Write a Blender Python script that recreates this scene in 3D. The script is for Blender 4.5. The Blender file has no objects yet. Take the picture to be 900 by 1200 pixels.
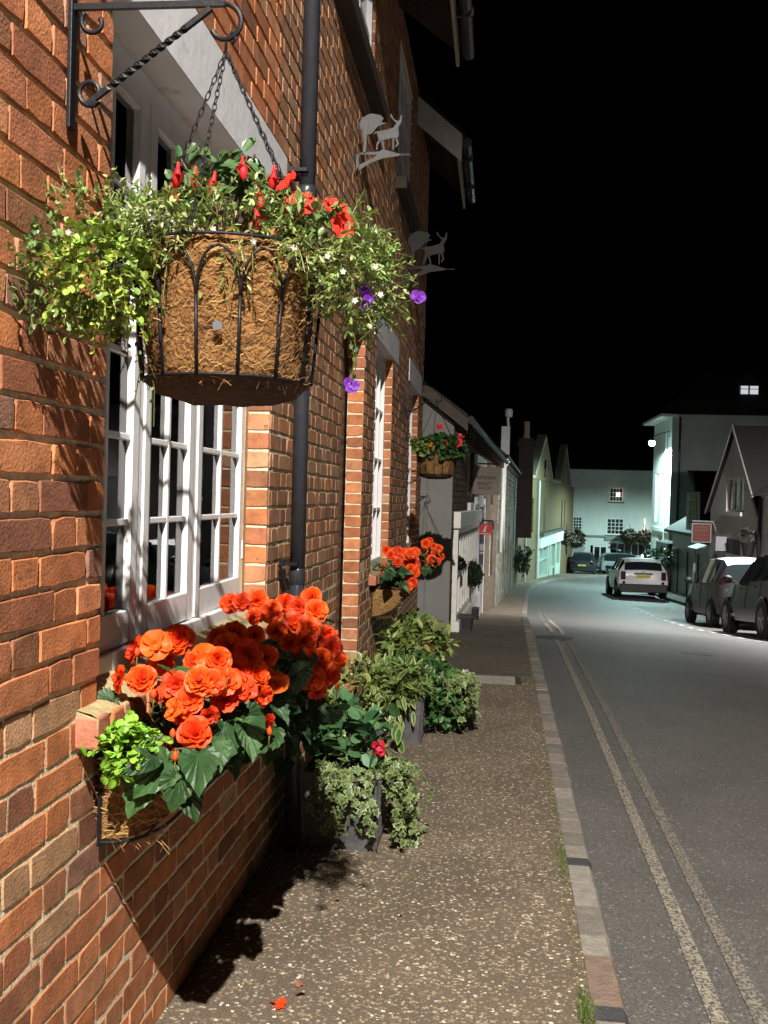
import bpy, bmesh, math, random
from mathutils import Vector, Matrix, noise
R = math.radians
rnd = random.Random(7)
scn = bpy.context.scene
COL = scn.collection
V = Vector

# ------------------------------------------------------------------ camera
F, PX, PY, CAMH = 1190.0, 450.0, 600.0, 1.45
_vy = V(((583-PX)/F, (586-PY)/F, 1)).normalized()
_up = V((0.029, -1, 0)); _up = (_up - _up.dot(_vy)*_vy).normalized()
_vx = _vy.cross(_up)
CAM = V((0, 0, CAMH))
def ray(px, py):
    d = V(((px-PX)/F, (py-PY)/F, 1))
    return V((d.dot(_vx), d.dot(_vy), d.dot(_up)))
def at(px, py, Y):            # the point at distance Y along the street seen at this place in the photo
    d = ray(px, py); return CAM + d*(Y/d.y)
def onx(px, py, X):
    d = ray(px, py); return CAM + d*(X/d.x)
right = V((_vx[0], _vy[0], _up[0])); down = V((_vx[1], _vy[1], _up[1])); fwd = V((_vx[2], _vy[2], _up[2]))
cd = bpy.data.cameras.new('camera'); cam = bpy.data.objects.new('camera', cd); COL.objects.link(cam)
m = Matrix.Identity(4)
for i in range(3):
    m[i][0] = right[i]; m[i][1] = -down[i]; m[i][2] = -fwd[i]; m[i][3] = CAM[i]
cam.matrix_world = m
cd.sensor_fit = 'VERTICAL'; cd.sensor_height = 36; cd.lens = F/1200*36
cd.clip_start = 0.02; cd.clip_end = 2000
scn.camera = cam

def interp(tab, x):
    if x <= tab[0][0]: return tab[0][1]
    for (a, b), (c, d) in zip(tab, tab[1:]):
        if x <= c: return b + (d-b)*(x-a)/(c-a)
    return tab[-1][1]
PT = [(-40, .35), (-6, .02), (0, 0), (4, 0), (8, -.03), (11.4, -.10), (14.5, -.24), (17, -.47), (21, -.83), (26, -1.2), (34, -1.62), (40, -1.92), (52, -2.5), (57, -2.72), (74, -3.5), (90, -4.2), (150, -7), (400, -14)]
KT = [(-40, .35), (3, .41), (7.2, .44), (10.7, .46), (14.5, .50), (20, .63), (26, .83), (34, 1.1), (40, 1.4), (46, 1.95), (52, 2.75), (57, 3.95), (61, 5.4), (66, 8)]
KR = [(-40, 6.0), (10, 6.3), (24, 6.5), (34, 6.25), (40, 6.3), (48, 7.0), (55, 8.6), (60, 11), (66, 16)]
FT = [(-40, -.87), (11.69, -.87), (11.7, -.52), (42, .75), (45, .9), (74, 5.3), (80, 6)]
pz = lambda Y: interp(PT, Y)
kx = lambda Y: interp(KT, Y)
kr = lambda Y: interp(KR, Y)
fx = lambda Y: interp(FT, Y)
def road_z(X, Y): return pz(Y) - .10 - .028*max(0, X-kx(Y)) if True else 0
def gz(X, Y):
    if X < kx(Y): return pz(Y)
    if X > kr(Y): return road_z(kr(Y), Y) + .11
    return road_z(X, Y)
def ong(px, py, lift=0.0, road=True):
    d = ray(px, py); t = 0.5
    while t < 120:
        p = CAM + d*t
        z = road_z(p.x, p.y) if road else pz(p.y)
        if p.z <= z + lift: break
        t += .01 if t < 12 else .03
    return CAM + d*t

# ------------------------------------------------------------------ materials
MATS = {}
def mat(name, col, rough=.6, metal=0, var=.18, scale=9, bump=0, bscale=60, attr=False, spec=.5, emit=None, es=0, coat=0, trans=0, detail=5, var2=None, bdist=.01):
    if name in MATS: return MATS[name]
    mt = bpy.data.materials.new(name); mt.use_nodes = True
    nt = mt.node_tree; N = nt.nodes; L = nt.links
    bs = N['Principled BSDF']; out = N['Material Output']
    tc = N.new('ShaderNodeTexCoord')
    nz = N.new('ShaderNodeTexNoise'); nz.inputs['Scale'].default_value = scale; nz.inputs['Detail'].default_value = detail; nz.inputs['Roughness'].default_value = .65
    L.new(tc.outputs['Object'], nz.inputs['Vector'])
    mp = N.new('ShaderNodeMapRange'); mp.inputs['From Min'].default_value = .25; mp.inputs['From Max'].default_value = .75
    mp.inputs['To Min'].default_value = 1-var; mp.inputs['To Max'].default_value = 1+var
    L.new(nz.outputs['Fac'], mp.inputs['Value'])
    mx = N.new('ShaderNodeMix'); mx.data_type = 'RGBA'; mx.blend_type = 'MULTIPLY'; mx.inputs['Factor'].default_value = 1
    if attr:
        at_ = N.new('ShaderNodeAttribute'); at_.attribute_name = 'Col'; L.new(at_.outputs['Color'], mx.inputs[6])
    else:
        mx.inputs[6].default_value = (*col, 1)
    L.new(mp.outputs['Result'], mx.inputs[7])
    colout = mx.outputs[2]
    if var2:   # (colour, scale, threshold) stains / patches with a shape of their own
        n2 = N.new('ShaderNodeTexNoise'); n2.inputs['Scale'].default_value = var2[1]; n2.inputs['Detail'].default_value = 6
        L.new(tc.outputs['Object'], n2.inputs['Vector'])
        m2 = N.new('ShaderNodeMapRange'); m2.inputs['From Min'].default_value = var2[2]; m2.inputs['From Max'].default_value = var2[2]+.12
        L.new(n2.outputs['Fac'], m2.inputs['Value'])
        m3 = N.new('ShaderNodeMix'); m3.data_type = 'RGBA'; L.new(m2.outputs['Result'], m3.inputs['Factor'])
        L.new(colout, m3.inputs[6]); m3.inputs[7].default_value = (*var2[0], 1); colout = m3.outputs[2]
    L.new(colout, bs.inputs['Base Color'])
    bs.inputs['Roughness'].default_value = rough; bs.inputs['Metallic'].default_value = metal
    bs.inputs['Specular IOR Level'].default_value = spec
    if coat: bs.inputs['Coat Weight'].default_value = coat; bs.inputs['Coat Roughness'].default_value = .05
    if emit: bs.inputs['Emission Color'].default_value = (*emit, 1); bs.inputs['Emission Strength'].default_value = es
    if bump:
        nb = N.new('ShaderNodeTexNoise'); nb.inputs['Scale'].default_value = bscale; nb.inputs['Detail'].default_value = 6
        L.new(tc.outputs['Object'], nb.inputs['Vector'])
        bp = N.new('ShaderNodeBump'); bp.inputs['Strength'].default_value = bump; bp.inputs['Distance'].default_value = bdist
        L.new(nb.outputs['Fac'], bp.inputs['Height']); L.new(bp.outputs['Normal'], bs.inputs['Normal'])
    if trans:
        tr = N.new('ShaderNodeBsdfTranslucent'); L.new(colout, tr.inputs['Color'])
        ms = N.new('ShaderNodeMixShader'); ms.inputs['Fac'].default_value = trans
        L.new(bs.outputs['BSDF'], ms.inputs[1]); L.new(tr.outputs['BSDF'], ms.inputs[2]); L.new(ms.outputs['Shader'], out.inputs['Surface'])
    MATS[name] = mt
    return mt
def glass(name, tint=(.9, .95, .95), refl=1.5, rough=.0, bump=.0):
    if name in MATS: return MATS[name]
    mt = bpy.data.materials.new(name); mt.use_nodes = True
    nt = mt.node_tree; N = nt.nodes; L = nt.links
    N.remove(N['Principled BSDF']); out = N['Material Output']
    fr = N.new('ShaderNodeFresnel'); fr.inputs['IOR'].default_value = refl
    t = N.new('ShaderNodeBsdfTransparent'); t.inputs['Color'].default_value = (*tint, 1)
    g = N.new('ShaderNodeBsdfGlossy'); g.inputs['Roughness'].default_value = rough
    ms = N.new('ShaderNodeMixShader'); L.new(fr.outputs['Fac'], ms.inputs['Fac']); L.new(t.outputs['BSDF'], ms.inputs[1]); L.new(g.outputs['BSDF'], ms.inputs[2])
    L.new(ms.outputs['Shader'], out.inputs['Surface'])
    if bump:
        tc = N.new('ShaderNodeTexCoord'); nb = N.new('ShaderNodeTexNoise'); nb.inputs['Scale'].default_value = 3
        L.new(tc.outputs['Object'], nb.inputs['Vector'])
        bp = N.new('ShaderNodeBump'); bp.inputs['Strength'].default_value = bump; bp.inputs['Distance'].default_value = .01
        L.new(nb.outputs['Fac'], bp.inputs['Height']); L.new(bp.outputs['Normal'], g.inputs['Normal']); L.new(bp.outputs['Normal'], fr.inputs['Normal'])
    MATS[name] = mt; return mt

# ------------------------------------------------------------------ mesh building
WO = {}
class MB:
    def __init__(s): s.v = []; s.f = []; s.c = []; s.mi = []; s.col = (1, 1, 1); s.m = 0
    def add(s, vs, fs, col=None, m=None):
        b = len(s.v); s.v += [tuple(p) for p in vs]
        for f in fs:
            s.f.append(tuple(b+i for i in f)); s.c.append(col or s.col); s.mi.append(s.m if m is None else m)
    def quad(s, a, b, c, d, **k): s.add([a, b, c, d], [(0, 1, 2, 3)], **k)
    def box(s, x0, x1, y0, y1, z0, z1, **k):
        s.add([(x0,y0,z0),(x1,y0,z0),(x1,y1,z0),(x0,y1,z0),(x0,y0,z1),(x1,y0,z1),(x1,y1,z1),(x0,y1,z1)],
              [(3,2,1,0),(4,5,6,7),(0,1,5,4),(1,2,6,5),(2,3,7,6),(3,0,4,7)], **k)
    def obox(s, O, U, N, u0, u1, z0, z1, n0, n1, **k):   # U along, N outward normal, Z up
        Z = V((0,0,1)); P = lambda u, n, z: O + U*u + N*n + Z*z
        vs = [P(u0,n0,z0),P(u1,n0,z0),P(u1,n1,z0),P(u0,n1,z0),P(u0,n0,z1),P(u1,n0,z1),P(u1,n1,z1),P(u0,n1,z1)]
        fs = [(3,2,1,0),(4,5,6,7),(0,1,5,4),(1,2,6,5),(2,3,7,6),(3,0,4,7)]
        s.add(vs, fs, **k)
    def tube(s, pts, r, n=8, cap=True, **k):
        pts = [V(p) for p in pts]
        rs = r if isinstance(r, (list, tuple)) else [r]*len(pts)
        vs = []; fs = []; prev = None
        for i, p in enumerate(pts):
            t = (pts[min(i+1, len(pts)-1)] - pts[max(i-1, 0)]).normalized()
            if prev is None:
                a = V((0,0,1)) if abs(t.z) < .9 else V((1,0,0))
                x = t.cross(a).normalized()
            else:
                x = (prev - prev.dot(t)*t).normalized()
            prev = x; y = t.cross(x)
            for j in range(n):
                an = 2*math.pi*j/n; vs.append(p + (x*math.cos(an) + y*math.sin(an))*rs[i])
        for i in range(len(pts)-1):
            for j in range(n):
                fs.append((i*n+j, i*n+(j+1)%n, (i+1)*n+(j+1)%n, (i+1)*n+j))
        if cap:
            fs.append(tuple(range(n-1, -1, -1))); fs.append(tuple((len(pts)-1)*n+j for j in range(n)))
        s.add(vs, fs, **k)
    def lathe(s, prof, c=(0,0,0), n=16, axis='z', a0=0, a1=2*math.pi, **k):
        vs = []; fs = []; full = abs(a1-a0-2*math.pi) < 1e-6; m_ = n if full else n+1
        for r, z in prof:
            for j in range(m_):
                a = a0 + (a1-a0)*j/n
                p = (r*math.cos(a), r*math.sin(a), z)
                if axis == 'x': p = (p[2], p[0], p[1])
                if axis == 'y': p = (p[0], p[2], p[1])
                vs.append((p[0]+c[0], p[1]+c[1], p[2]+c[2]))
        for i in range(len(prof)-1):
            for j in range(n):
                fs.append((i*m_+j, i*m_+(j+1)%m_, (i+1)*m_+(j+1)%m_, (i+1)*m_+j))
        s.add(vs, fs, **k)
    def prism(s, pts, d, **k):     # pts: 3D loop, extruded by vector d
        n = len(pts); d = V(d); a = [V(p) for p in pts]; b = [p + d for p in a]
        fs = [tuple(range(n-1, -1, -1)), tuple(range(n, 2*n))] + [(i, (i+1)%n, n+(i+1)%n, n+i) for i in range(n)]
        s.add(a+b, fs, **k)
    def blob(s, c, r, n=10, jit=.15, **k):
        rx, ry, rz = r if isinstance(r, (tuple, list)) else (r, r, r)
        prof = [(math.sin(math.pi*i/6), -math.cos(math.pi*i/6)) for i in range(7)]
        vs = []; fs = []
        for rr, z in prof:
            for j in range(n):
                a = 2*math.pi*j/n; q = 1 + jit*(rnd.random()-.5)*2
                vs.append((c[0]+rx*rr*math.cos(a)*q, c[1]+ry*rr*math.sin(a)*q, c[2]+rz*z*q))
        for i in range(6):
            for j in range(n): fs.append((i*n+j, i*n+(j+1)%n, (i+1)*n+(j+1)%n, (i+1)*n+j))
        s.add(vs, fs, **k)
    def build(s, name, mats, parent=None, smooth=False, bevel=0, loc=None, local=False):
        me = bpy.data.meshes.new(name)
        off = V((0,0,0))
        if not local:
            if parent is not None: off = WO[parent]
            elif loc is not None: off = V(loc)
        me.from_pydata([(x-off.x, y-off.y, z-off.z) for x, y, z in s.v], [], s.f)
        ms = mats if isinstance(mats, (list, tuple)) else [mats]
        for q in ms: me.materials.append(q)
        for i, p in enumerate(me.polygons):
            p.material_index = s.mi[i]; p.use_smooth = smooth
        ca = me.color_attributes.new('Col', 'FLOAT_COLOR', 'CORNER')
        buf = []
        for i, p in enumerate(me.polygons):
            buf += [*s.c[i], 1.0]*p.loop_total
        ca.data.foreach_set('color', buf)
        if bevel:
            bm = bmesh.new(); bm.from_mesh(me)
            bmesh.ops.remove_doubles(bm, verts=bm.verts, dist=1e-5)
            es = [e for e in bm.edges if len(e.link_faces) == 2 and e.calc_face_angle(0) > .5]
            bmesh.ops.bevel(bm, geom=es, offset=bevel, segments=2, affect='EDGES', profile=.5, clamp_overlap=True)
            bm.to_mesh(me); bm.free()
        me.update()
        o = bpy.data.objects.new(name, me); COL.objects.link(o)
        if parent is not None: o.parent = parent; WO[o] = WO[parent]
        else: o.location = off; WO[o] = off
        return o
def thing(name, label, cat, loc=(0,0,0), group=None):
    o = bpy.data.objects.new(name, None); COL.objects.link(o); o.location = loc; o.empty_display_size = .1
    WO[o] = V(loc); tag(o, label, cat, group); return o
def tag(o, label, cat, group=None):
    o['label'] = label; o['category'] = cat
    if group: o['group'] = group
    return o
def struct(o, kind='structure'): o['kind'] = kind; return o
def copy_tree(o, parent=None):
    c = o.copy(); COL.objects.link(c)
    if parent is not None: c.parent = parent
    for ch in list(o.children): copy_tree(ch, c)
    return c
def inst(src, parent, loc, rot=(0,0,0), sc=1, name=None):   # one more part that shares mesh data with src; loc in world
    o = bpy.data.objects.new(name or src.name.split('.')[0], src.data if hasattr(src, 'data') else src); COL.objects.link(o)
    o.parent = parent; o.location = V(loc) - WO[parent]; o.rotation_euler = rot; o.scale = (sc, sc, sc); return o
def text_part(body, parent, O, U, W, size, mt, name='lettering', depth=.003, align='CENTER'):
    cu = bpy.data.curves.new('t', 'FONT'); cu.body = body; cu.size = size; cu.align_x = align; cu.extrude = depth
    t = bpy.data.objects.new('t', cu); COL.objects.link(t)
    dg = bpy.context.evaluated_depsgraph_get(); dg.update()
    me = bpy.data.meshes.new_from_object(t.evaluated_get(dg)); bpy.data.objects.remove(t); bpy.data.curves.remove(cu)
    U = V(U).normalized(); W = V(W).normalized(); N = U.cross(W)
    off = WO[parent]
    for v in me.vertices:
        p = V(O) + U*v.co.x + W*v.co.y + N*v.co.z - off; v.co = p
    me.materials.clear(); me.materials.append(mt)
    o = bpy.data.objects.new(name, me); COL.objects.link(o); o.parent = parent; WO[o] = off; return o

# ------------------------------------------------------------------ walls and windows
def brick_run(mb, O, U, N, u0, u1, z0, z1, holes, c=.0735, st=.221, hd=.107, j=.012, pal=None, proud=.0075, near=None, rng=None):
    rng = rng or rnd; Z = V((0,0,1)); jv = j*.6; per = st+hd+2*jv
    i0 = int(math.floor(z0/c)); i = i0
    while i*c < z1-1e-6:
        zb, zt = max(i*c + j/2, z0), min((i+1)*c - j/2, z1)
        zc = (i+.5)*c
        if zt - zb > .02:
            off = (per/2 if i % 2 else 0) + rng.uniform(-.012, .012)
            cuts = sorted([(a, b) for a, b, p, q in holes if p < zc < q])
            u = math.floor(u0/per)*per - per + off; k = 0
            while u < u1:
                L = st if k % 2 == 0 else hd; k += 1
                jj = rng.uniform(-.003, .003)
                segs = [(max(u, u0), min(u+L+jj, u1))]
                u += L + jv
                for a, b in cuts:
                    ns = []
                    for p, q in segs:
                        if q <= a or p >= b: ns.append((p, q))
                        else:
                            if p < a: ns.append((p, a))
                            if q > b: ns.append((b, q))
                    segs = ns
                for p, q in segs:
                    if q-p < .022: continue
                    one_brick(mb, O, U, N, p, q, zb + rng.uniform(-.0015, .0015), zt + rng.uniform(-.0015, .0015), proud*(1 if zc > 1.0 else .32) + rng.uniform(-.0012, .0012), pal, rng, near is not None and p < near)
        i += 1
def one_brick(mb, O, U, N, p, q, zb, zt, pr, pal, rng, fine):
    Z = V((0,0,1)); col = pal(rng)
    pt = lambda u, z, n: O + U*u + Z*z + N*n
    ch = .0025
    if fine:
        nu = 4 if q-p > .15 else 2; lo = []
        for t in range(nu+1): lo.append((p + (q-p)*t/nu, zb))
        lo.append((q, (zb+zt)/2))
        for t in range(nu, -1, -1): lo.append((p + (q-p)*t/nu, zt))
        lo.append((p, (zb+zt)/2))
        cu, cz = (p+q)/2, (zb+zt)/2; n = len(lo)
        outer = []; inner = []
        for (a, b) in lo:
            a2 = a + rng.uniform(-.0017, .0017); b2 = b + rng.uniform(-.0017, .0017)
            if abs(a-cu) > (q-p)*.49 and abs(b-cz) > (zt-zb)*.49:
                w = rng.uniform(.05, 1)**2*.006; a2 += w*(1 if a < cu else -1); b2 += w*(1 if b < cz else -1)
            ci = rng.uniform(.0008, .0022)
            outer.append(pt(a2, b2, pr - .0015))
            inner.append(pt(a2 + ci*(1 if a2 < cu else -1), b2 + ci*(1 if b2 < cz else -1), pr + rng.uniform(-.0004, .0004)))
        back = [pt(a, b, -.004) for a, b in lo]
        tilt = rng.uniform(-.0015, .0015)
        vs = back + outer + inner
        fs = [tuple(range(2*n, 3*n))]
        for t in range(n):
            t2 = (t+1) % n
            fs.append((t, t2, n+t2, n+t)); fs.append((n+t, n+t2, 2*n+t2, 2*n+t))
        mb.add(vs, fs, col=col); return
    vs = [pt(p,zb,-.004), pt(q,zb,-.004), pt(q,zt,-.004), pt(p,zt,-.004),
          pt(p,zb,pr-.003), pt(q,zb,pr-.003), pt(q,zt,pr-.003), pt(p,zt,pr-.003)]
    t1, t2 = rng.uniform(-.001,.001), rng.uniform(-.001,.001)
    vs += [pt(p+ch,zb+ch,pr+t1), pt(q-ch,zb+ch,pr+t2), pt(q-ch,zt-ch,pr+t2), pt(p+ch,zt-ch,pr+t1)]
    fs = [(8,9,10,11)]
    for t in range(4):
        w = (t+1) % 4; fs += [(t, w, 4+w, 4+t), (4+t, 4+w, 8+w, 8+t)]
    mb.add(vs, fs, col=col)
def reveal_bricks(mb, O, U, N, w, z0, z1, pal, rng, c=.0735):
    i = int(math.ceil(z0/c-1e-6))
    while (i+1)*c <= z1+.01:
        one_brick(mb, O, U, N, .002, w-.001, i*c+.005+rng.uniform(-.001,.001), (i+1)*c-.005+rng.uniform(-.001,.001), .009+rng.uniform(-.0015,.0015), pal, rng, True); i += 1
def holed_wall(mb, O, U, N, u0, u1, z0, z1, holes, depth=.0, maxc=0, **k):
    Z = V((0,0,1)); us = sorted({u0, u1, *[h for x in holes for h in x[:2] if u0 < h < u1]}); zs = sorted({z0, z1, *[h for x in holes for h in x[2:4] if z0 < h < z1]})
    P = lambda u, z, n=0: O + U*u + Z*z + N*n
    for a, b in zip(us, us[1:]):
        for c, d in zip(zs, zs[1:]):
            if any(h[0] <= a+1e-6 and h[1] >= b-1e-6 and h[2] <= c+1e-6 and h[3] >= d-1e-6 for h in holes): continue
            mb.quad(P(a,c), P(b,c), P(b,d), P(a,d), **k)
    if depth:
        for h in holes:
            a, b, c, d = h[:4]
            mb.quad(P(a,c), P(a,d), P(a,d,-depth), P(a,c,-depth), **k); mb.quad(P(b,c), P(b,c,-depth), P(b,d,-depth), P(b,d), **k)
            mb.quad(P(a,d), P(b,d), P(b,d,-depth), P(a,d,-depth), **k); mb.quad(P(a,c), P(a,c,-depth), P(b,c,-depth), P(b,c), **k)
def window(parent, O, U, N, u0, u1, z0, z1, n, fm, gm, cols=2, rows=3, fw=.05, bw=.02, th=.05, name='window', dark=None, bev=0, backd=.25):
    mb = MB()
    for a, b, c, d in ((u0,u0+fw,z0,z1),(u1-fw,u1,z0,z1),(u0+fw,u1-fw,z0,z0+fw),(u0+fw,u1-fw,z1-fw,z1)):
        mb.obox(O, U, N, a, b, c, d, n-th, n)
    for i in range(1, cols):
        u = u0+fw + (u1-u0-2*fw)*i/cols; mb.obox(O, U, N, u-bw/2, u+bw/2, z0+fw, z1-fw, n-th+.006, n-.006)
    for i in range(1, rows):
        z = z0+fw + (z1-z0-2*fw)*i/rows; mb.obox(O, U, N, u0+fw, u1-fw, z-bw/2, z+bw/2, n-th+.008, n-.009)
    w = mb.build(name, fm, parent, bevel=bev)
    g = MB(); Z = V((0,0,1)); P = lambda u, z, q: O+U*u+Z*z+N*q
    g.quad(P(u0+.005,z0+.005,n-th+.012), P(u1-.005,z0+.005,n-th+.012), P(u1-.005,z1-.005,n-th+.012), P(u0+.005,z1-.005,n-th+.012))
    g.build('pane', gm, w)
    if dark is not None:
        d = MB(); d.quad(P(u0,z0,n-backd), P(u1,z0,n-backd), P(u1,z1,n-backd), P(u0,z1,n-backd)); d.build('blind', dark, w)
    return w
# ------------------------------------------------------------------ palette
def pal_brick(r):
    t = r.random()
    base = [(.46,.175,.078), (.40,.15,.07), (.50,.20,.09), (.36,.135,.07), (.43,.19,.10), (.50,.185,.075), (.42,.155,.065)][r.randrange(7)]
    if t > .88: base = [(.27,.14,.095), (.24,.10,.06), (.30,.13,.07)][r.randrange(3)]
    if t < .05: base = (.46,.27,.15)
    k = r.uniform(.78, 1.12); return tuple(c*k for c in base)
def pal_brown(r):
    b = [(.37,.19,.105), (.33,.165,.09), (.40,.22,.125), (.30,.15,.085), (.36,.2,.12), (.42,.19,.09)][r.randrange(6)]
    if r.random() > .9: b = (.24,.14,.095)
    k = r.uniform(.8, 1.12); return tuple(c*k for c in b)
def pal_dull(r):
    b = [(.20,.145,.10), (.23,.17,.12), (.18,.125,.09), (.25,.19,.135)][r.randrange(4)]; k = r.uniform(.75, 1.1); return tuple(c*k for c in b)
def pal_yellow(r):
    b = [(.52,.40,.18), (.48,.35,.16), (.56,.45,.22), (.42,.30,.14)][r.randrange(4)]; k = r.uniform(.85, 1.1); return tuple(c*k for c in b)
m_brick = mat('old red brick', (1,1,1), rough=.85, var=.42, scale=17, bump=.55, bscale=150, attr=True, spec=.25, var2=((.17,.085,.055), 34, .635), bdist=.004, detail=9)
m_mortar = mat('lime mortar', (.70,.60,.43), rough=.95, var=.3, scale=40, bump=.7, bscale=110, spec=.2, bdist=.006)
m_white = mat('white gloss paint', (.78,.78,.80), rough=.35, var=.07, scale=7, bump=.08, bscale=30, var2=((.62,.61,.58), 9, .66))
m_lintel = mat('painted lintel', (.70,.70,.74), rough=.6, var=.08, scale=5, bump=.15, bscale=25, var2=((.48,.48,.5), 12, .62))
m_wood = mat('raw timber', (.40,.30,.16), rough=.8, var=.3, scale=14, bump=.3)
m_iron = mat('black wrought iron', (.010,.010,.012), rough=.45, metal=0, var=.3, scale=40, bump=.25, bscale=90, spec=.2, bdist=.003)
m_pipe = mat('black painted pipe', (.026,.028,.036), rough=.3, var=.2, scale=20, bump=.06, bscale=30, spec=.6)
m_slate = mat('dark roof tile', (.016,.014,.013), rough=.8, var=.4, scale=12, bump=.5, bscale=25)
m_darkwood = mat('dark stained boards', (.06,.045,.03), rough=.7, var=.4, scale=18, bump=.3)
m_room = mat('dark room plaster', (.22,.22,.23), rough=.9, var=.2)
m_blackdoor = mat('black door paint', (.008,.008,.009), rough=.45, var=.2)
m_glass = glass('old window glass', (.75,.8,.82), 1.55, .0, .05)
m_darkglass = mat('dark unlit glass', (.012,.015,.018), rough=.06, var=.1, spec=.7)
m_greyrender = mat('grey painted render', (.20,.195,.19), rough=.8, var=.14, scale=3, bump=.3, bscale=30)
m_sandstone = mat('worn sand mortar', (.36,.29,.15), rough=.9, var=.3, scale=30, bump=.6, bscale=60)

# ------------------------------------------------------------------ ground
def ysteps(a, b):
    ys = []; y = a
    while y < b:
        ys.append(y); y += .5 if y < 12 else (1 if y < 60 else 3)
    return ys + [b]
def sheet(mb, fl, fr, fz, nx, ys):
    for i, y in enumerate(ys):
        for k in range(nx+1):
            x = fl(y) + (fr(y)-fl(y))*k/nx; mb.v.append((x, y, fz(x, y)))
    for i in range(len(ys)-1):
        for k in range(nx):
            a = i*(nx+1)+k; mb.f.append((a, a+1, a+nx+2, a+nx+1)); mb.c.append((1,1,1)); mb.mi.append(0)
def asphalt(name, base, chips, chipscale, frac, rough, spec, bump, patch, size=.42):
    mt = bpy.data.materials.new(name); mt.use_nodes = True; nt = mt.node_tree; N = nt.nodes; L = nt.links
    bs = N['Principled BSDF']; tc = N.new('ShaderNodeTexCoord')
    vo = N.new('ShaderNodeTexVoronoi'); vo.inputs['Scale'].default_value = chipscale; vo.distance = 'CHEBYCHEV'
    nd = N.new('ShaderNodeTexNoise'); nd.inputs['Scale'].default_value = chipscale*1.3; L.new(tc.outputs['Object'], nd.inputs['Vector'])
    va = N.new('ShaderNodeVectorMath'); va.operation = 'SCALE'; va.inputs['Scale'].default_value = .9/chipscale; L.new(nd.outputs['Color'], va.inputs[0])
    vb = N.new('ShaderNodeVectorMath'); vb.operation = 'ADD'; L.new(tc.outputs['Object'], vb.inputs[0]); L.new(va.outputs['Vector'], vb.inputs[1]); L.new(vb.outputs['Vector'], vo.inputs['Vector'])
    sp = N.new('ShaderNodeSeparateColor'); L.new(vo.outputs['Color'], sp.inputs['Color'])
    n1 = N.new('ShaderNodeTexNoise'); n1.inputs['Scale'].default_value = 2.2; n1.inputs['Detail'].default_value = 6; L.new(tc.outputs['Object'], n1.inputs['Vector'])
    # where chips lie: random per cell, denser in some patches
    ad = N.new('ShaderNodeMath'); ad.operation = 'MULTIPLY_ADD'; L.new(n1.outputs['Fac'], ad.inputs[0]); ad.inputs[1].default_value = .5; ad.inputs[2].default_value = frac - .25
    lt = N.new('ShaderNodeMath'); lt.operation = 'LESS_THAN'; L.new(sp.outputs['Red'], lt.inputs[0]); L.new(ad.outputs[0], lt.inputs[1])
    ds = N.new('ShaderNodeMath'); ds.operation = 'LESS_THAN'; L.new(vo.outputs['Distance'], ds.inputs[0])
    sz = N.new('ShaderNodeMath'); sz.operation = 'MULTIPLY_ADD'; L.new(sp.outputs['Blue'], sz.inputs[0]); sz.inputs[1].default_value = size*.75; sz.inputs[2].default_value = size*.45; L.new(sz.outputs[0], ds.inputs[1])
    mu = N.new('ShaderNodeMath'); mu.operation = 'MULTIPLY'; L.new(lt.outputs[0], mu.inputs[0]); L.new(ds.outputs[0], mu.inputs[1])
    rp = N.new('ShaderNodeValToRGB'); e = rp.color_ramp.elements
    e[0].position = 0; e[0].color = (*chips[0], 1); e[1].position = 1; e[1].color = (*chips[-1], 1)
    for i, c in enumerate(chips[1:-1]): x = e.new((i+1)/(len(chips)-1)); x.color = (*c, 1)
    L.new(sp.outputs['Green'], rp.inputs['Fac'])
    n2 = N.new('ShaderNodeTexNoise'); n2.inputs['Scale'].default_value = 160; n2.inputs['Detail'].default_value = 3; L.new(tc.outputs['Object'], n2.inputs['Vector'])
    r2 = N.new('ShaderNodeMapRange'); r2.inputs['From Min'].default_value = .3; r2.inputs['From Max'].default_value = .7; r2.inputs['To Min'].default_value = .55; r2.inputs['To Max'].default_value = 1.5; L.new(n2.outputs['Fac'], r2.inputs['Value'])
    mb_ = N.new('ShaderNodeMix'); mb_.data_type = 'RGBA'; r1 = N.new('ShaderNodeMapRange'); r1.inputs['From Min'].default_value = .38; r1.inputs['From Max'].default_value = .62; L.new(n1.outputs['Fac'], r1.inputs['Value'])
    L.new(r1.outputs['Result'], mb_.inputs['Factor']); mb_.inputs[6].default_value = (*base, 1); mb_.inputs[7].default_value = (*patch, 1)
    m1 = N.new('ShaderNodeMix'); m1.data_type = 'RGBA'; m1.blend_type = 'MULTIPLY'; m1.inputs['Factor'].default_value = 1
    L.new(mb_.outputs[2], m1.inputs[6]); L.new(r2.outputs['Result'], m1.inputs[7])
    m2 = N.new('ShaderNodeMix'); m2.data_type = 'RGBA'; L.new(mu.outputs[0], m2.inputs['Factor']); L.new(m1.outputs[2], m2.inputs[6]); L.new(rp.outputs['Color'], m2.inputs[7])
    L.new(m2.outputs[2], bs.inputs['Base Color']); bs.inputs['Roughness'].default_value = rough; bs.inputs['Specular IOR Level'].default_value = spec
    hs = N.new('ShaderNodeMath'); hs.operation = 'MULTIPLY_ADD'; L.new(mu.outputs[0], hs.inputs[0]); hs.inputs[1].default_value = .5; L.new(n2.outputs['Fac'], hs.inputs[2])
    bp = N.new('ShaderNodeBump'); bp.inputs['Strength'].default_value = bump; bp.inputs['Distance'].default_value = .004; L.new(hs.outputs[0], bp.inputs['Height']); L.new(bp.outputs['Normal'], bs.inputs['Normal'])
    return mt
m_pave = asphalt('chipped footway', (.110,.087,.065), [(.20,.14,.085), (.44,.36,.24), (.26,.20,.13), (.18,.14,.10), (.82,.74,.60)], 98, .35, .8, .3, .6, (.135,.106,.078), .52)
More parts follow.
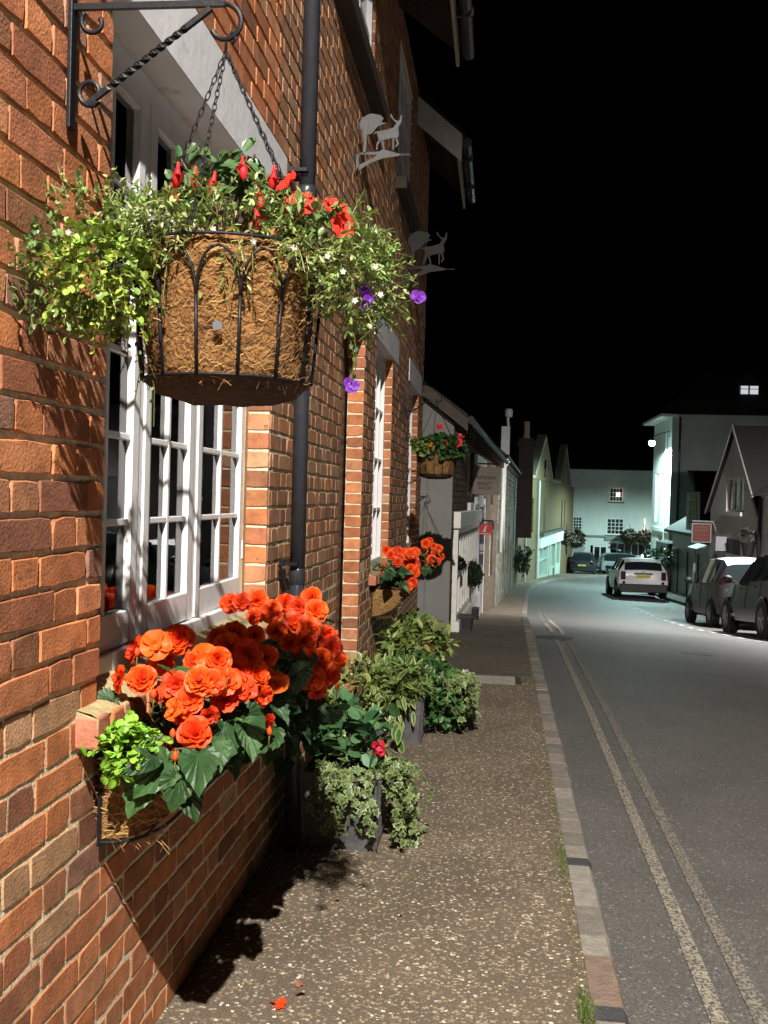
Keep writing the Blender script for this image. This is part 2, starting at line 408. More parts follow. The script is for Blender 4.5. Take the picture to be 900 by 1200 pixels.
m_road = asphalt('road asphalt', (.098,.091,.086), [(.06,.056,.053), (.18,.17,.165), (.115,.107,.10), (.085,.08,.075), (.32,.30,.29)], 100, .50, .62, .45, .6, (.118,.110,.103), .5)
m_earth = mat('dark earth', (.04,.035,.03), rough=.95, var=.3, scale=.5)
ys = ysteps(-8, 66)
g = MB()
yy = [-60, -20, -8, 0, 8, 12, 20, 30, 45, 60, 80, 120, 200, 420]
sheet(g, lambda y: -220, lambda y: 260, lambda x, y: pz(y)-.75, 8, yy)
struct(g.build('ground', m_earth))
g = MB(); sheet(g, lambda y: fx(y)-.35, lambda y: kx(y)-.088, lambda x, y: pz(y), 3, [y for y in ysteps(-8, 66)])
struct(g.build('pavement', m_pave))
m_pave3 = asphalt('newer footway patch', (.080,.068,.055), [(.14,.11,.08), (.26,.21,.15), (.18,.15,.11), (.12,.10,.08), (.40,.35,.28)], 112, .34, .8, .3, .6, (.095,.08,.064), .5)
g = MB(); sheet(g, lambda y: -.86 if y < 11.7 else fx(y)-.02, lambda y: kx(y)-.11, lambda x, y: pz(y)+.004, 3, [8.75, 9, 9.5, 10, 10.5, 11, 11.5, 12, 12.5, 13, 13.4]); struct(g.build('pavement', m_pave3))
g = MB(); sheet(g, lambda y: kx(y)-.03, lambda y: kr(y)+.02, lambda x, y: road_z(x, y), 8, ys)
sheet2 = MB(); 
struct(g.build('road', m_road))
g = MB(); sheet(g, lambda y: kr(y)+.1, lambda y: kr(y)+9, lambda x, y: road_z(kr(y), y)+.11, 2, ys)
m_pave2 = mat('grey far footway', (.10,.095,.09), rough=.85, var=.25, scale=6, bump=.3, bscale=40)
struct(g.build('far_pavement', m_pave2))
# the square at the end of the street
g = MB(); yq = [66, 70, 75, 80, 90, 120]
sheet(g, lambda y: 2, lambda y: 45, lambda x, y: pz(y)-.11-.02, 4, yq); struct(g.build('road', m_road))
m_kerb = mat('kerb stones', (1,1,1), rough=.85, var=.3, scale=18, bump=.6, bscale=70, attr=True)
def kerb(fn, w, side, name, hgt=.10, y0=-8, y1=65):
    g = MB(); y = y0; dark_ = [3.02, 4.18]
    while y < y1:
        L = rnd.uniform(.12, .25) if y < 16 else .8
        c = [(.20,.18,.155), (.23,.205,.175), (.17,.155,.135), (.185,.16,.135), (.25,.23,.20), (.15,.14,.125)][rnd.randrange(6)]
        if 3.10 < y+L < 3.42: c = (.19,.135,.105)
        dk = [q for q in dark_ if y < q < y+L]
        if dk: L = .085; c = (.045,.046,.05); dark_.remove(dk[0])
        ya, yb = y + .007, y + L - .005
        jx = rnd.uniform(-.004, .004); jz = rnd.uniform(-.003, .003) + .004
        vs = []
        for yy_ in (ya, yb):
            x = fn(yy_); o, i = (x+jx, x-w) if side > 0 else (x-jx, x+w)
            zr = (road_z(kx(yy_), yy_) if side > 0 else road_z(kr(yy_), yy_))
            b = .012*(1 if side > 0 else -1)
            vs += [(i, yy_, zr-.05), (o, yy_, zr-.05), (o, yy_, zr+hgt-.018+jz), (o-b, yy_, zr+hgt+jz), (i, yy_, zr+hgt+jz)]
        fs = [(0,1,6,5), (1,2,7,6), (2,3,8,7), (3,4,9,8), (4,0,5,9), (0,4,3,2,1), (5,6,7,8,9)]
        g.add(vs, fs, col=c)
        y += L
    return struct(g.build(name, m_kerb))
kerb(kx, .097, 1, 'kerb'); kerb(kr, .11, -1, 'far_kerb', .115)
# yellow lines, parking dashes
def worn(name, col, amt):
    mt = mat(name, col, rough=.75, var=.25, scale=30, bump=.3, bscale=120, var2=((.085,.08,.072), 90, amt)); return mt
m_yl = worn('worn yellow line', (.25,.23,.19), .435); m_yl2 = worn('fresher yellow line', (.36,.33,.26), .56); m_wl = worn('worn white line', (.62,.62,.60), .58)
def line_strip(pts, w, mt, name='road_marking'):
    g = MB(); n = len(pts)
    for i, p in enumerate(pts):
        d = (pts[min(i+1, n-1)] - pts[max(i-1, 0)]); d.z = 0; d.normalize(); s = V((d.y, -d.x, 0))*w/2
        for q in (p-s, p+s): g.v.append((q.x, q.y, road_z(q.x, q.y)+.004))
    for i in range(n-1): g.f.append((2*i, 2*i+1, 2*i+3, 2*i+2)); g.c.append((1,1,1)); g.mi.append(0)
    return struct(g.build(name, mt))
def dense(off, y0, y1): 
    out = []; y = y0
    while y <= y1: x = kx(y)+off; out.append(V((x, y, 0))); y += .4
    return out
m_yl0 = worn('well worn yellow line', (.31,.28,.22), .455); m_yl9 = worn('almost lost yellow line', (.24,.22,.18), .435)
line_strip(dense(.30, -6, 13.2), .055, m_yl0); line_strip(dense(.435, -6, 13.2), .055, m_yl9)
line_strip(dense(.29, 13.9, 17.4), .055, m_yl2); line_strip(dense(.43, 13.7, 20), .055, m_yl2)
line_strip(dense(.43, 20, 34), .05, m_yl)
line_strip(dense(.29, 17.8, 34), .05, m_yl)
a, b = V((3.75, 11.5, 0)), V((4.35, 42, 0))
t = 0
while t < 30:
    p = a + (b-a)*(t/30.5); q = a + (b-a)*((t+.55)/30.5); line_strip([p, q], .08, m_wl); t += 1.15
# the hatched bay between the white car and the silver one
for i in range(6):
    y = 28.2 + i*.75; line_strip([V((4.35, y, 0)), V((4.35+rnd.uniform(.9, 1.25), y+.25, 0))], .26, worn('worn bay paint', (.42,.42,.41), .5))
# joint line of a reinstated trench, iron covers
m_cover = mat('cast concrete cover', (.33,.315,.285), rough=.8, var=.35, scale=12, bump=.3)
c0 = ong(580, 801, 0, False)
g = MB(); g.box(c0.x-.165, c0.x+.165, c0.y-.36, c0.y+.36, c0.z-.004, c0.z+.002); 
mh = g.build('access_cover', m_cover, loc=(c0.x, c0.y, c0.z), bevel=.003); tag(mh, 'pale grey rectangular access cover set flush in the pavement', 'manhole cover')
g = MB()
for a_, b_, c_, d_ in ((-.195,.195,-.39,-.365), (-.195,.195,.365,.39), (-.195,-.168,-.365,.365), (.168,.215,-.365,.365)): g.box(c0.x+a_, c0.x+b_, c0.y+c_, c0.y+d_, c0.z-.004, c0.z+.0015)
g.build('cover_frame', mat('dark cast iron', (.05,.045,.04), rough=.6), mh)
g = MB(); pc = ong(645, 756); 
g.lathe([(.0,.010),(.24,.010),(.25,.004),(.26,.0)], (kx(12)+.3, 12.95, road_z(kx(12)+.3, 12.95)+.001), 20)
mh = g.build('drain_cover', mat('dark cast iron', (.05,.045,.04), rough=.6), loc=(kx(12)+.3, 12.95, road_z(kx(12)+.3, 12.95))); tag(mh, 'dark round iron cover in the road where the yellow lines break', 'drain cover')
g = MB(); pc = ong(817, 767); g.box(pc.x-.16, pc.x+.16, pc.y-.10, pc.y+.10, pc.z-.002, pc.z+.006)
mh = g.build('valve_cover', mat('dark cast iron', (.05,.045,.04), rough=.6), loc=pc); tag(mh, 'small dark iron cover in the road left of the parked dark car', 'drain cover')
# ------------------------------------------------------------------ the brick house on the left
WX = -.8745
O, U, N = V((WX-.008, 0, 0)), V((0,1,0)), V((1,0,0))
C_ = .0735
OPN = [(2.185, 3.84, .97, 35*C_), (5.62, 6.54, -.3, 34*C_), (7.15, 8.27, 12*C_, 35*C_), (9.95, 10.95, 12*C_, 35*C_)]
LIN = [(2.03, 4.0), (6.98, 8.66), (9.72, 11.28)]
UPP = [(5.05, 6.62, 54*C_, 70*C_), (8.15, 9.45, 54*C_, 70*C_)]
WEND = 11.62
house = thing('brick_house', 'red brick house with white casement window and painted lintels, filling the left side', 'house', (-2.5, 6, 0))
holes = OPN + UPP + [(a, b, 35*C_, 38*C_) for a, b in LIN]
b = MB(); brick_run(b, O, U, N, .55, 3.852, -.2, 5.45, holes, pal=pal_brick, near=4.4, rng=random.Random(3))
brick_run(b, O, U, N, 3.858, WEND, -.2, 5.45, holes, pal=pal_brown, near=5.6, rng=random.Random(6), st=.205, hd=.098, j=.015, proud=.0048)
# reveals that face the camera (far side of each opening) and the ones facing away
for (a, c, z0, z1) in OPN + UPP:
    z0r = max(z0, -.2)
    ro = V((WX-.105, c+.008, 0)); rg = random.Random(5)
    reveal_bricks(b, V((WX-.1125, c+.003, 0)), V((1,0,0)), V((0,-1,0)), .1085, z0r, z1, pal_brick, rg)
    reveal_bricks(b, V((WX-.004, a-.003, 0)), V((-1,0,0)), V((0,1,0)), .1085, z0r, z1, pal_brick, rg)
wall = b.build('wall', m_brick, house)
mo = MB(); holed_wall(mo, O, U, N, -6, WEND-.004, -.3, 5.45, OPN + UPP + [(a+.003, b_-.003, 35*C_, 38*C_-.003) for a, b_ in LIN])
for (a, c, z0, z1) in OPN + UPP:
    for y in (a, c): mo.quad((O.x, y, z0), (O.x, y, z1), (O.x-.104, y, z1), (O.x-.104, y, z0))
    mo.quad((O.x, a, z0), (O.x-.12, a, z0), (O.x-.12, c, z0), (O.x, c, z0))
    if z1 > 36*C_ or z1 < 35*C_-.001: mo.quad((O.x, a, z1), (O.x-.12, a, z1), (O.x-.12, c, z1), (O.x, c, z1))
mo.quad(V((WX-.008, WEND-.004, -.3)), V((-6, WEND-.004, -.3)), V((-6, WEND-.004, 5.45)), V((WX-.008, WEND-.004, 5.45)))
mo.build('mortar', m_mortar, house)
# front wall behind the camera as plain brick courses are out of the frame; back and sides
bk = MB(); bk.box(-6.2, -6.0, -6, WEND, -.3, 5.45); bk.box(-6.0, WX-.13, -6.2, -6.0, -.3, 5.45); bk.build('back_wall', mat('rear brick', (.25,.12,.08), rough=.9), house)
for a, c in LIN:
    g = MB(); g.box(WX-.11, WX+.004, a+.002, c-.002, 35*C_+.001, 38*C_-.004); g.build('lintel', m_lintel, house, bevel=.004)
# window sills of brick on edge
def brick_sill(y0, y1, zt, name='brick_sill'):
    g = MB(); y = y0; k = 0
    while y < y1-.02:
        w = min(.072, y1-y); g.col = tuple(c*1.05 for c in pal_brick(rnd)) if k else (.42,.16,.10)
        g.box(WX-.03, WX+.048+rnd.uniform(-.003,.003), y+.003, y+w-.003, zt-.074, zt-.003+rnd.uniform(-.002,.002)); y += .075; k += 1
    o = g.build(name, m_brick, house, bevel=.006)
    g = MB()
    # the sand mortar bed on top of the sill, sloped towards the frame
    nY = int((y1-y0)/.04); vs = []; fs = []
    for i in range(nY+1):
        y = y0+.004 + (y1-y0-.01)*i/nY
        for x, z in ((WX-.11, zt+.045), (WX-.02, zt+.012), (WX+.03, zt+.002), (WX+.044, zt-.006)): vs.append((x+rnd.uniform(-.002,.002), y, z+rnd.uniform(-.001,.001)))
    for i in range(nY):
        for k in range(3): fs.append((i*4+k, i*4+k+1, i*4+k+5, i*4+k+4))
    fs.append((0,1,2,3)); vs += [(WX+.044, y0+.004, zt-.03), (WX-.11, y0+.004, zt-.03)]; fs.append((3, 2, 1, 0, len(vs)-1, len(vs)-2)); g.add(vs, fs); g.build('mortar_bed', m_sandstone, o)
brick_sill(2.07, 3.96, .967); brick_sill(7.05, 8.38, .90); brick_sill(9.9, 11.02, .90)
# main casement window, three lights
OW = V((WX-.100, 0, 0))
fr = MB()
def bar(y0, y1, z0, z1, n0, n1): fr.box(OW.x+n0, OW.x+n1, y0, y1, z0, z1)
zb, zt = 1.0, 35*C_
bar(2.186, 2.225, zb, zt, -.05, .0); bar(3.795, 3.839, zb, zt, -.05, .0)          # jambs
bar(2.225, 3.795, zt-.06, zt, -.05, .0); bar(2.20, 3.825, zb-.035, zb+.04, -.05, .028)     # head, bottom rail/sill
bar(2.655, 2.695, zb+.04, zt-.06, -.05, .005); bar(3.155, 3.195, zb+.04, zt-.06, -.05, .005)      # mullions
win1 = fr.build('window', m_white, house, bevel=.004)
fr = MB(); fr.box(OW.x-.04, OW.x+.012, 3.840-.001, 3.852, 1.0, zt); 
ROW = [1.14, 1.365, 1.59, 1.81, 2.02, 2.235, 2.45]
for (a, c) in ((2.228, 2.652), (2.698, 3.152), (3.198, 3.792)):
    s = MB()
    st = .045
    pa, pc = a+st, c-st
    def sb(y0, y1, z0, z1, n0=-.030, n1=.010): s.box(OW.x+n0, OW.x+n1, y0, y1, z0, z1)
    sb(a, pa, zb+.043, zt-.063); sb(pc, c, zb+.043, zt-.063); sb(pa, pc, zb+.043, ROW[0]-.008); sb(pa, pc, ROW[-1]+.005, zt-.063)
    mid = (pa+pc)/2
    sb(mid-.010, mid+.010, ROW[0]-.008, ROW[-1]+.005, -.012, .004)
    for r in ROW[1:-1]: sb(pa, pc, r-.009, r+.009, -.0125, .003)
    so = s.build('casement', m_white, win1, bevel=.003)
p = MB(); 
for (a, c) in ((2.24, 2.64), (2.71, 3.14), (3.21, 3.78)): p.quad((OW.x-.010, a, 1.1), (OW.x-.010, c, 1.1), (OW.x-.010, c, 2.49), (OW.x-.010, a, 2.49))
p.build('pane', m_glass, win1)
p = MB(); p.obox(OW, U, N, 3.796, 3.838, 1.01, zt-.001, -.001, .012)
p.build('timber_bead', m_wood, win1)
for z in (1.2, 1.85): 
    h = MB(); h.tube([(OW.x+.008, 3.792, z), (OW.x+.008, 3.792, z+.07)], .006, 8); h.build('hinge', m_white, win1)
# room behind the casement
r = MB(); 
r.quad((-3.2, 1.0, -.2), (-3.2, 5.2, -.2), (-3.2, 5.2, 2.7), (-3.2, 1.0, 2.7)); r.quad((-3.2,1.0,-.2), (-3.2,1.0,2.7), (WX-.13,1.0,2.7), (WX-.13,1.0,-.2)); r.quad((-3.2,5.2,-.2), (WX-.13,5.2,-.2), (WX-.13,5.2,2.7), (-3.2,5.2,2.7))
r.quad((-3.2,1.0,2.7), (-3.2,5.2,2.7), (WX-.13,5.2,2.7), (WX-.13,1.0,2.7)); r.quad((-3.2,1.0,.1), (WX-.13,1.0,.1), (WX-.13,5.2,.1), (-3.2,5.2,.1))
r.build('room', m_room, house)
# doorway
d = MB(); d.box(WX-.17, WX-.125, 5.6, 6.56, -.3, 34*C_); dd = d.build('door', m_blackdoor, house)
h = MB(); h.lathe([(0,.05),(.02,.045),(.025,.03),(.012,.015),(.012,0)], (WX-.125, 5.72, 1.0), 10, axis='x'); h.build('handle', m_iron, dd)
# second and third windows
def simple_win(a, c, z0, z1, cols, rows, fm=m_white):
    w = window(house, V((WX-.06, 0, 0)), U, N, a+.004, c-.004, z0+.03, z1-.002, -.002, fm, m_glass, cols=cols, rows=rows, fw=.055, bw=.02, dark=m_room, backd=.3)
    return w
simple_win(*OPN[2], 4, 4); simple_win(*OPN[3], 4, 4)
for q in UPP:
    w = window(house, V((WX-.02, 0, 0)), U, N, q[0]+.004, q[1]-.004, q[2]+.05, q[3]-.002, -.002, m_white, m_darkglass, cols=3, rows=3, fw=.06, bw=.025)
    s = MB(); s.box(WX-.1, WX+.085, q[0]-.06, q[1]+.06, q[2]-.055, q[2]+.045); s.build('sill', mat('dark stained sill', (.03,.022,.018), rough=.7, var=.3), w, bevel=.006)
# eaves: boarded soffit, fascia, gutter and tiled slope; two lengths with a gap at the dormer
def eaves(y0, y1, xo, zo, slope=.75, verge=True):
    g = MB(); n = int((y1-y0)/.16)+1
    g.col = (1,1,1)
    xi = WX-.1; zi = zo+(xo-xi)*slope
    for i in range(n):                      # soffit boards with small gaps
        ya, yb = y0 + (y1-y0)*i/n + .004, y0 + (y1-y0)*(i+1)/n - .004
        q = rnd.uniform(-.004, .004)
        g.prism([(xi, ya, zi-.03+q), (xo-.02, ya, zo-.03+q), (xo-.02, ya, zo+.0+q), (xi, ya, zi+q)], (0, yb-ya, 0))
    g.build('soffit', m_darkwood, house)
    t = MB(); t.prism([(xo+.06, y0-.05, zo+.0), (-3.4, y0-.05, zo+(xo+3.4)*slope), (-3.4, y0-.05, zo+(xo+3.4)*slope+.09), (xo+.06, y0-.05, zo+.07)], (0, y1-y0+.1, 0)); t.build('roof', m_slate, house)
    f = MB(); f.box(xo-.018, xo+.006, y0, y1, zo-.15, zo-.002); f.build('fascia', mat('grubby cream paint', (.42,.40,.32), rough=.6, var=.2), house)
    gt = MB(); gt.tube([(xo+.075, y0-.03, zo-.02), (xo+.075, y1+.04, zo-.035)], .052, 10); 
    k = y0+.3
    while k < y1: gt.box(xo+.0, xo+.13, k, k+.03, zo-.085, zo-.02); k += .9
    gt.build('gutter', m_pipe, house)
    if verge:
        vb = MB(); vb.prism([(xo+.03, y0-.055, zo-.22), (xi-.35, y0-.055, zi-.22+.26), (xi-.35, y0-.055, zi+.32), (xo+.03, y0-.055, zo+.04)], (0, -.03, 0)); vb.build('barge_board', mat('grey white paint', (.55,.55,.55), rough=.55, var=.12), house)
eaves(5.2, 8.0, -.40, 4.98, .75, True)
eaves(9.95, 11.72, -.47, 4.93, .95, True)
# drainpipe
ppx = onx(350, 500, -.80)
PY0 = 4.06
dp = MB(); dp.tube([(-.800, PY0, 5.3), (-.800, PY0, 2.66)], .034, 16); dp.tube([(-.800, PY0, 2.66), (-.800, PY0, 1.12)], .0315, 16); dp.tube([(-.80, PY0, 1.12), (-.80, PY0, -.12)], .0295, 16)
dpo = dp.build('drainpipe', m_pipe, house, smooth=True)
for z, rr in ((2.665, .041), (1.125, .0335), (.62, .034)):
    c = MB(); c.lathe([(rr-.006, .0), (rr, .004), (rr, .06), (rr-.004, .07), (rr-.009, .072)], (-.80, PY0, z-.04), 18); c.build('collar', m_pipe, dpo, smooth=True)
for z in (1.165, 2.74):
    c = MB(); c.box(-.845, -.79, PY0-.06, PY0-.03, z, z+.014); c.box(-.865, -.845, PY0-.065, PY0+.065, z-.004, z+.018); c.tube([(-.862, PY0-.055, z), (-.835, PY0-.03, z-.10)], .006, 6); c.build('pipe_bracket', m_iron, dpo)

# ------------------------------------------------------------------ street lamps that light the place
def bracket_lamp(name, label, wallpt, head, col, power, rad=.06, spot=165, bulb=.035):
    t = thing(name, label, 'street lamp', wallpt)
    w, h = V(wallpt), V(head)
    g = MB(); g.tube([w, w+V((0,0,.25)), (w+h)/2+V((0,0,.28)), h+V((0,0,.20)), h+V((0,0,.11))], .022, 8); 
    g.lathe([(0,.0),(.07,0),(.07,.02),(0,.02)], (w.x, w.y, w.z), 10); g.build('arm', m_iron, t, smooth=True)
    s = MB(); s.lathe([(.03,.13),(.06,.12),(.16,.055),(.17,.045),(.15,.05),(.03,.11)], h, 18); s.build('lamp_shade', m_iron, t, smooth=True)
    b_ = MB(); b_.blob(h+V((0,0,.055 if bulb < .1 else -.06)), bulb, 10, 0, col=(1,1,1)); b_.build('bulb', mat('bulb '+name, (1,1,1), emit=col, es=60 if bulb < .1 else 25), t, smooth=True)
    ld = bpy.data.lights.new(name+' light', 'SPOT'); ld.energy = power; ld.color = col; ld.shadow_soft_size = rad; ld.spot_size = R(spot); ld.spot_blend = .25
    lo = bpy.data.objects.new('lamp_light', ld); COL.objects.link(lo); lo.parent = t; lo.location = h - w - V((0,0,0 if bulb < .1 else .24)); return t, lo
def lamp_column(name, label, base, hgt, arm, col, power, spot=172, rad=.05, tilt=(0,0), blend=.3):
    b = V(base); t = thing(name, label, 'street lamp', b); g = MB()
    g.tube([b+V((0,0,-.1)), b+V((0,0,1.1)), b+V((0,0,1.15)), b+V((0,0,hgt))], [.075,.075,.05,.04], 12); g.build('column', m_iron, t, smooth=True)
    h = b + V((arm[0], arm[1], hgt+.05)); g = MB(); g.tube([b+V((0,0,hgt-.2)), b+V((arm[0]*.3, arm[1]*.3, hgt+.15)), h+V((0,0,.12))], .025, 8); g.build('arm', m_iron, t, smooth=True)
    s = MB(); s.lathe([(.03,.16),(.08,.14),(.19,.07),(.20,.05),(.17,.055),(.03,.13)], h, 18); s.build('lamp_shade', m_iron, t, smooth=True)
    q = MB(); q.blob(h+V((0,0,.07)), .04, 10, 0); q.build('bulb', mat('bulb '+str(len(MATS)), (1,1,1), emit=col, es=60), t, smooth=True)
    ld = bpy.data.lights.new('lamp', 'SPOT'); ld.energy = power; ld.color = col; ld.shadow_soft_size = rad; ld.spot_size = R(spot); ld.spot_blend = blend
    lo = bpy.data.objects.new('lamp_light', ld); COL.objects.link(lo); lo.parent = t; lo.location = h - b; lo.rotation_euler = (R(tilt[0]), R(tilt[1]), 0); return t
LAMP1 = V((.72, -3.60, 7.0))
lamp_column('street_lamp', 'black street lamp column at the kerb behind the viewpoint', (.30, -3.60, .01), 6.94, (.42, 0), (1, .935, .84), 9000, 165, .05)
# ------------------------------------------------------------------ leaves and flowers
SH = {
 'lance': [(0,0),(.16,.25),(.2,.5),(.12,.8),(0,1)],
 'oval':  [(0,0),(.22,.15),(.34,.42),(.27,.75),(0,1)],
 'round': [(0,.02),(.3,-.04),(.5,.25),(.5,.6),(.28,.92),(0,1)],
 'ivy':   [(0,0),(.18,-.12),(.48,.05),(.30,.34),(.46,.62),(.20,.62),(0,1)],
 'begonia':[(0,.03),(.12,-.08),(.26,-.10),(.38,-.02),(.42,.10),(.52,.16),(.49,.28),(.53,.38),(.44,.46),(.44,.56),(.34,.62),(.32,.74),(.20,.80),(.13,.92),(0,1.05)],
 'long':  [(0,0),(.07,.2),(.09,.5),(.06,.8),(0,1)],
}
def leaf(mb, shape, p, d, n, size, col, fold=.25, droop=.3, wid=1.0, edge=None, veins=False):
    d = V(d).normalized(); n = V(n); x = d.cross(n)
    if x.length < 1e-4: x = d.cross(V((1,.3,0)))
    x.normalize(); n = x.cross(d)
    out = SH[shape]; P = lambda a, b, s: V(p) + (d*b + x*(a*s*wid) + n*(a*fold - droop*b*b*.5))*size
    mid = [V(p) + (d*b - n*(droop*b*b*.5))*size for b in (.33, .66)]
    if veins:     # each half as a fan of ribs that bulge between the veins
        hub = V(p) + d*.12*size
        for s in (1, -1):
            pts = [P(a, b, s) for a, b in out]; k = len(pts); rim = []
            for i, q in enumerate(pts): rim.append(q + n*size*(.022 if i % 2 else -.022) + n*size*rnd.uniform(-.015,.015))
            md = [hub.lerp(q, .55) + n*size*(.05 if i % 2 else -.0) for i, q in enumerate(pts)]
            vs = [hub] + md + rim
            for i in range(k-1):
                c = tuple(x_*(1.12 if i % 2 else .92) for x_ in col); t3 = (0, 1+i, 2+i); t4 = (1+i, 1+k+i, 2+k+i, 2+i)
                if s > 0: t3, t4 = t3[::-1], t4[::-1]
                mb.add([vs[0], vs[1+i], vs[2+i], vs[1+k+i], vs[2+k+i]], [(0,1,2) if s < 0 else (2,1,0), (1,3,4,2) if s < 0 else (2,4,3,1)], col=c)
        return
    for s in (1, -1):
        pts = [P(a, b, s) for a, b in out]
        loop = pts + [mid[1], mid[0]]
        vs = loop; idx = tuple(range(len(loop)))
        c = tuple(q*(1.0 if s > 0 else .93) for q in col)
        if edge is None: mb.add(vs, [idx if s > 0 else idx[::-1]], col=c)
        else:   # a pale margin: inner part in the leaf colour, outer ring in the edge colour
            inn = [V(p) + ((d*(.12+.74*b) + x*(a*s*wid*.62) + n*(a*.62*fold - droop*b*b*.4))*size) for a, b in out]
            k = len(out); vs = pts + inn
            fs = [(i, i+1, k+i+1, k+i) for i in range(k-1)]
            if s < 0: fs = [f[::-1] for f in fs]
            mb.add(vs, fs, col=edge)
            l2 = tuple(range(k, 2*k)); mb.add(vs, [l2 if s > 0 else l2[::-1]], col=c)
def jitcol(base, v=.25, r=rnd):
    k = r.uniform(1-v, 1+v); g = r.uniform(-.12, .12); return (max(.004, base[0]*k*(1+g)), base[1]*k, max(.004, base[2]*k*(1-g)))
def rdir(r=rnd):
    while True:
        v = V((r.uniform(-1,1), r.uniform(-1,1), r.uniform(-1,1)))
        if .05 < v.length < 1: return v.normalized()
m_leaf = mat('leaf', (1,1,1), rough=.42, var=.22, scale=55, attr=True, trans=.22, spec=.45)
m_leafgloss = mat('glossy leaf', (1,1,1), rough=.5, var=.35, scale=38, attr=True, trans=.15, bump=.25, bscale=70, spec=.5)
m_petal = mat('petal', (1,1,1), rough=.5, var=.10, scale=60, attr=True, trans=.28, spec=.3)
m_stem = mat('green stem', (.10,.13,.03), rough=.6, var=.3)
def sprigs(mb, n, cen, rad, shape, size, cols, nl=7, stem=.06, out=.8, drop=.3, r=rnd, surf=.5, edge=None, wid=1.0, xmin=None, stalk=True, fold=.25):
    cen = V(cen)
    for _ in range(n):
        u = rdir(r); k = r.random()**(1/3.)*(1-surf) + surf*r.uniform(.75, 1.08)
        p0 = cen + V((u.x*rad[0]*k, u.y*rad[1]*k, u.z*rad[2]*k))
        d = (u*out + V((0,0,.35-drop)) + rdir(r)*.5).normalized(); L = stem*r.uniform(.5, 1.4)
        pts = []
        for i in range(4):
            t = i/3; pts.append(p0 + d*L*t + V((0,0,-drop*L*t*t)))
        if xmin is not None:
            pts = [V((max(q.x, xmin+r.uniform(0,.02)), q.y, q.z)) for q in pts]
        base = cols[r.randrange(len(cols))]
        if stalk: mb.tube(pts, .0009 if size < .04 else .0016, 3, cap=False, col=(base[0]*.8+.02, base[1]*.7, base[2]*.6))
        for i in range(nl):
            t = (i+.5)/nl; s = t*3; a = int(min(s, 2)); q = pts[a].lerp(pts[a+1], s-a)
            ld = (d*.5 + rdir(r)).normalized(); up = (V((0,0,1)) + rdir(r)*.6)
            leaf(mb, shape, q, ld, up, size*r.uniform(.65, 1.25), jitcol(base, .25, r), edge=edge, wid=wid, fold=fold)
def strand(mb, pts, shape, size, cols, step=.018, r=rnd, edge=None):
    pts = [V(p) for p in pts]; base = cols[0]
    mb.tube(pts, .0011, 4, cap=False, col=(.09,.10,.03))
    for a, b in zip(pts, pts[1:]):
        n = max(1, int((b-a).length/step))
        for i in range(n):
            q = a.lerp(b, i/n); leaf(mb, shape, q, rdir(r)+V((0,0,-.3)), V((.3,-.6,.7))+rdir(r)*.5, size*r.uniform(.7,1.3), jitcol(cols[r.randrange(len(cols))], .25, r), edge=edge)
# a double begonia bloom, about 8 cm wide, opening towards +z
def petal(mb, az, tilt, r0, L, W, cup, col, rg, ruf=.004):
    nu, nv = 5, 5; vs = []; fs = []
    ca, sa = math.cos(az), math.sin(az); ct, st = math.cos(tilt), math.sin(tilt)
    ph = rg.uniform(0, 6)
    for j in range(nv):
        v = j/(nv-1); w = W*(.35+.65*math.sin(min(1, v*1.15)*math.pi*.62))*(1 if v < .8 else .90)
        for i in range(nu):
            u = (i/(nu-1)-.5)*2
            vv = v*(1 - .16*u*u*v)
            rr = L*vv; curl = cup*(u*u)*w - .22*L*max(0, v-.55)**2*4*.5
            lx = r0 + rr*ct; lz = rr*st + .0
            x = lx - st*curl; z = lz + ct*curl + ruf*v*v*math.sin(u*5+ph)
            y = u*w
            vs.append((x*ca - y*sa, x*sa + y*ca, z))
    for j in range(nv-1):
        for i in range(nu-1): a = j*nu+i; fs.append((a, a+1, a+nu+1, a+nu))
    mb.add(vs, fs, col=col)
def bloom_mesh(seed, kind='double', base=(.86,.085,.010)):
    rg = random.Random(seed); mb = MB()
    if kind == 'double':
        rings = [(6, .030, R(8), .004, .026, .45), (6, .030, R(28), .003, .023, .6), (6, .026, R(48), .002, .019, .8), (5, .021, R(66), .001, .014, 1.0), (4, .015, R(80), .0, .010, 1.2)]
    elif kind == 'loose':
        rings = [(5, .034, R(5), .003, .027, .35), (5, .028, R(30), .002, .020, .6), (3, .018, R(60), .001, .012, .9)]
    else:
        rings = [(4, .036, R(12), .002, .034, .5), (2, .020, R(45), .001, .016, .8)]
    for k, (n, L, tl, r0, W, cup) in enumerate(rings):
        a0 = rg.uniform(0, 6)
        for i in range(n):
            kk = rg.uniform(.85, 1.1); c = (base[0]*kk, base[1]*kk*(1.25-.12*k), base[2])
            petal(mb, a0+2*math.pi*i/n+rg.uniform(-.15,.15), tl+rg.uniform(-.14,.14), r0, L*rg.uniform(.9,1.1), W*.78, cup, c, rg)
    mb.tube([(0,0,.002), (0,0,-.02)], [.005,.003], 6, col=(.2,.22,.05))
    return mb
BLOOMS = []
for i, k in enumerate(['double','double','double','loose','loose','single']):
    o = bloom_mesh(11+i, k, [(.86,.085,.010), (.80,.060,.010), (.88,.11,.014), (.84,.075,.010), (.76,.05,.012), (.88,.12,.016)][i]).build('bloom', m_petal, smooth=True, local=True); BLOOMS.append(o.data); bpy.data.objects.remove(o)
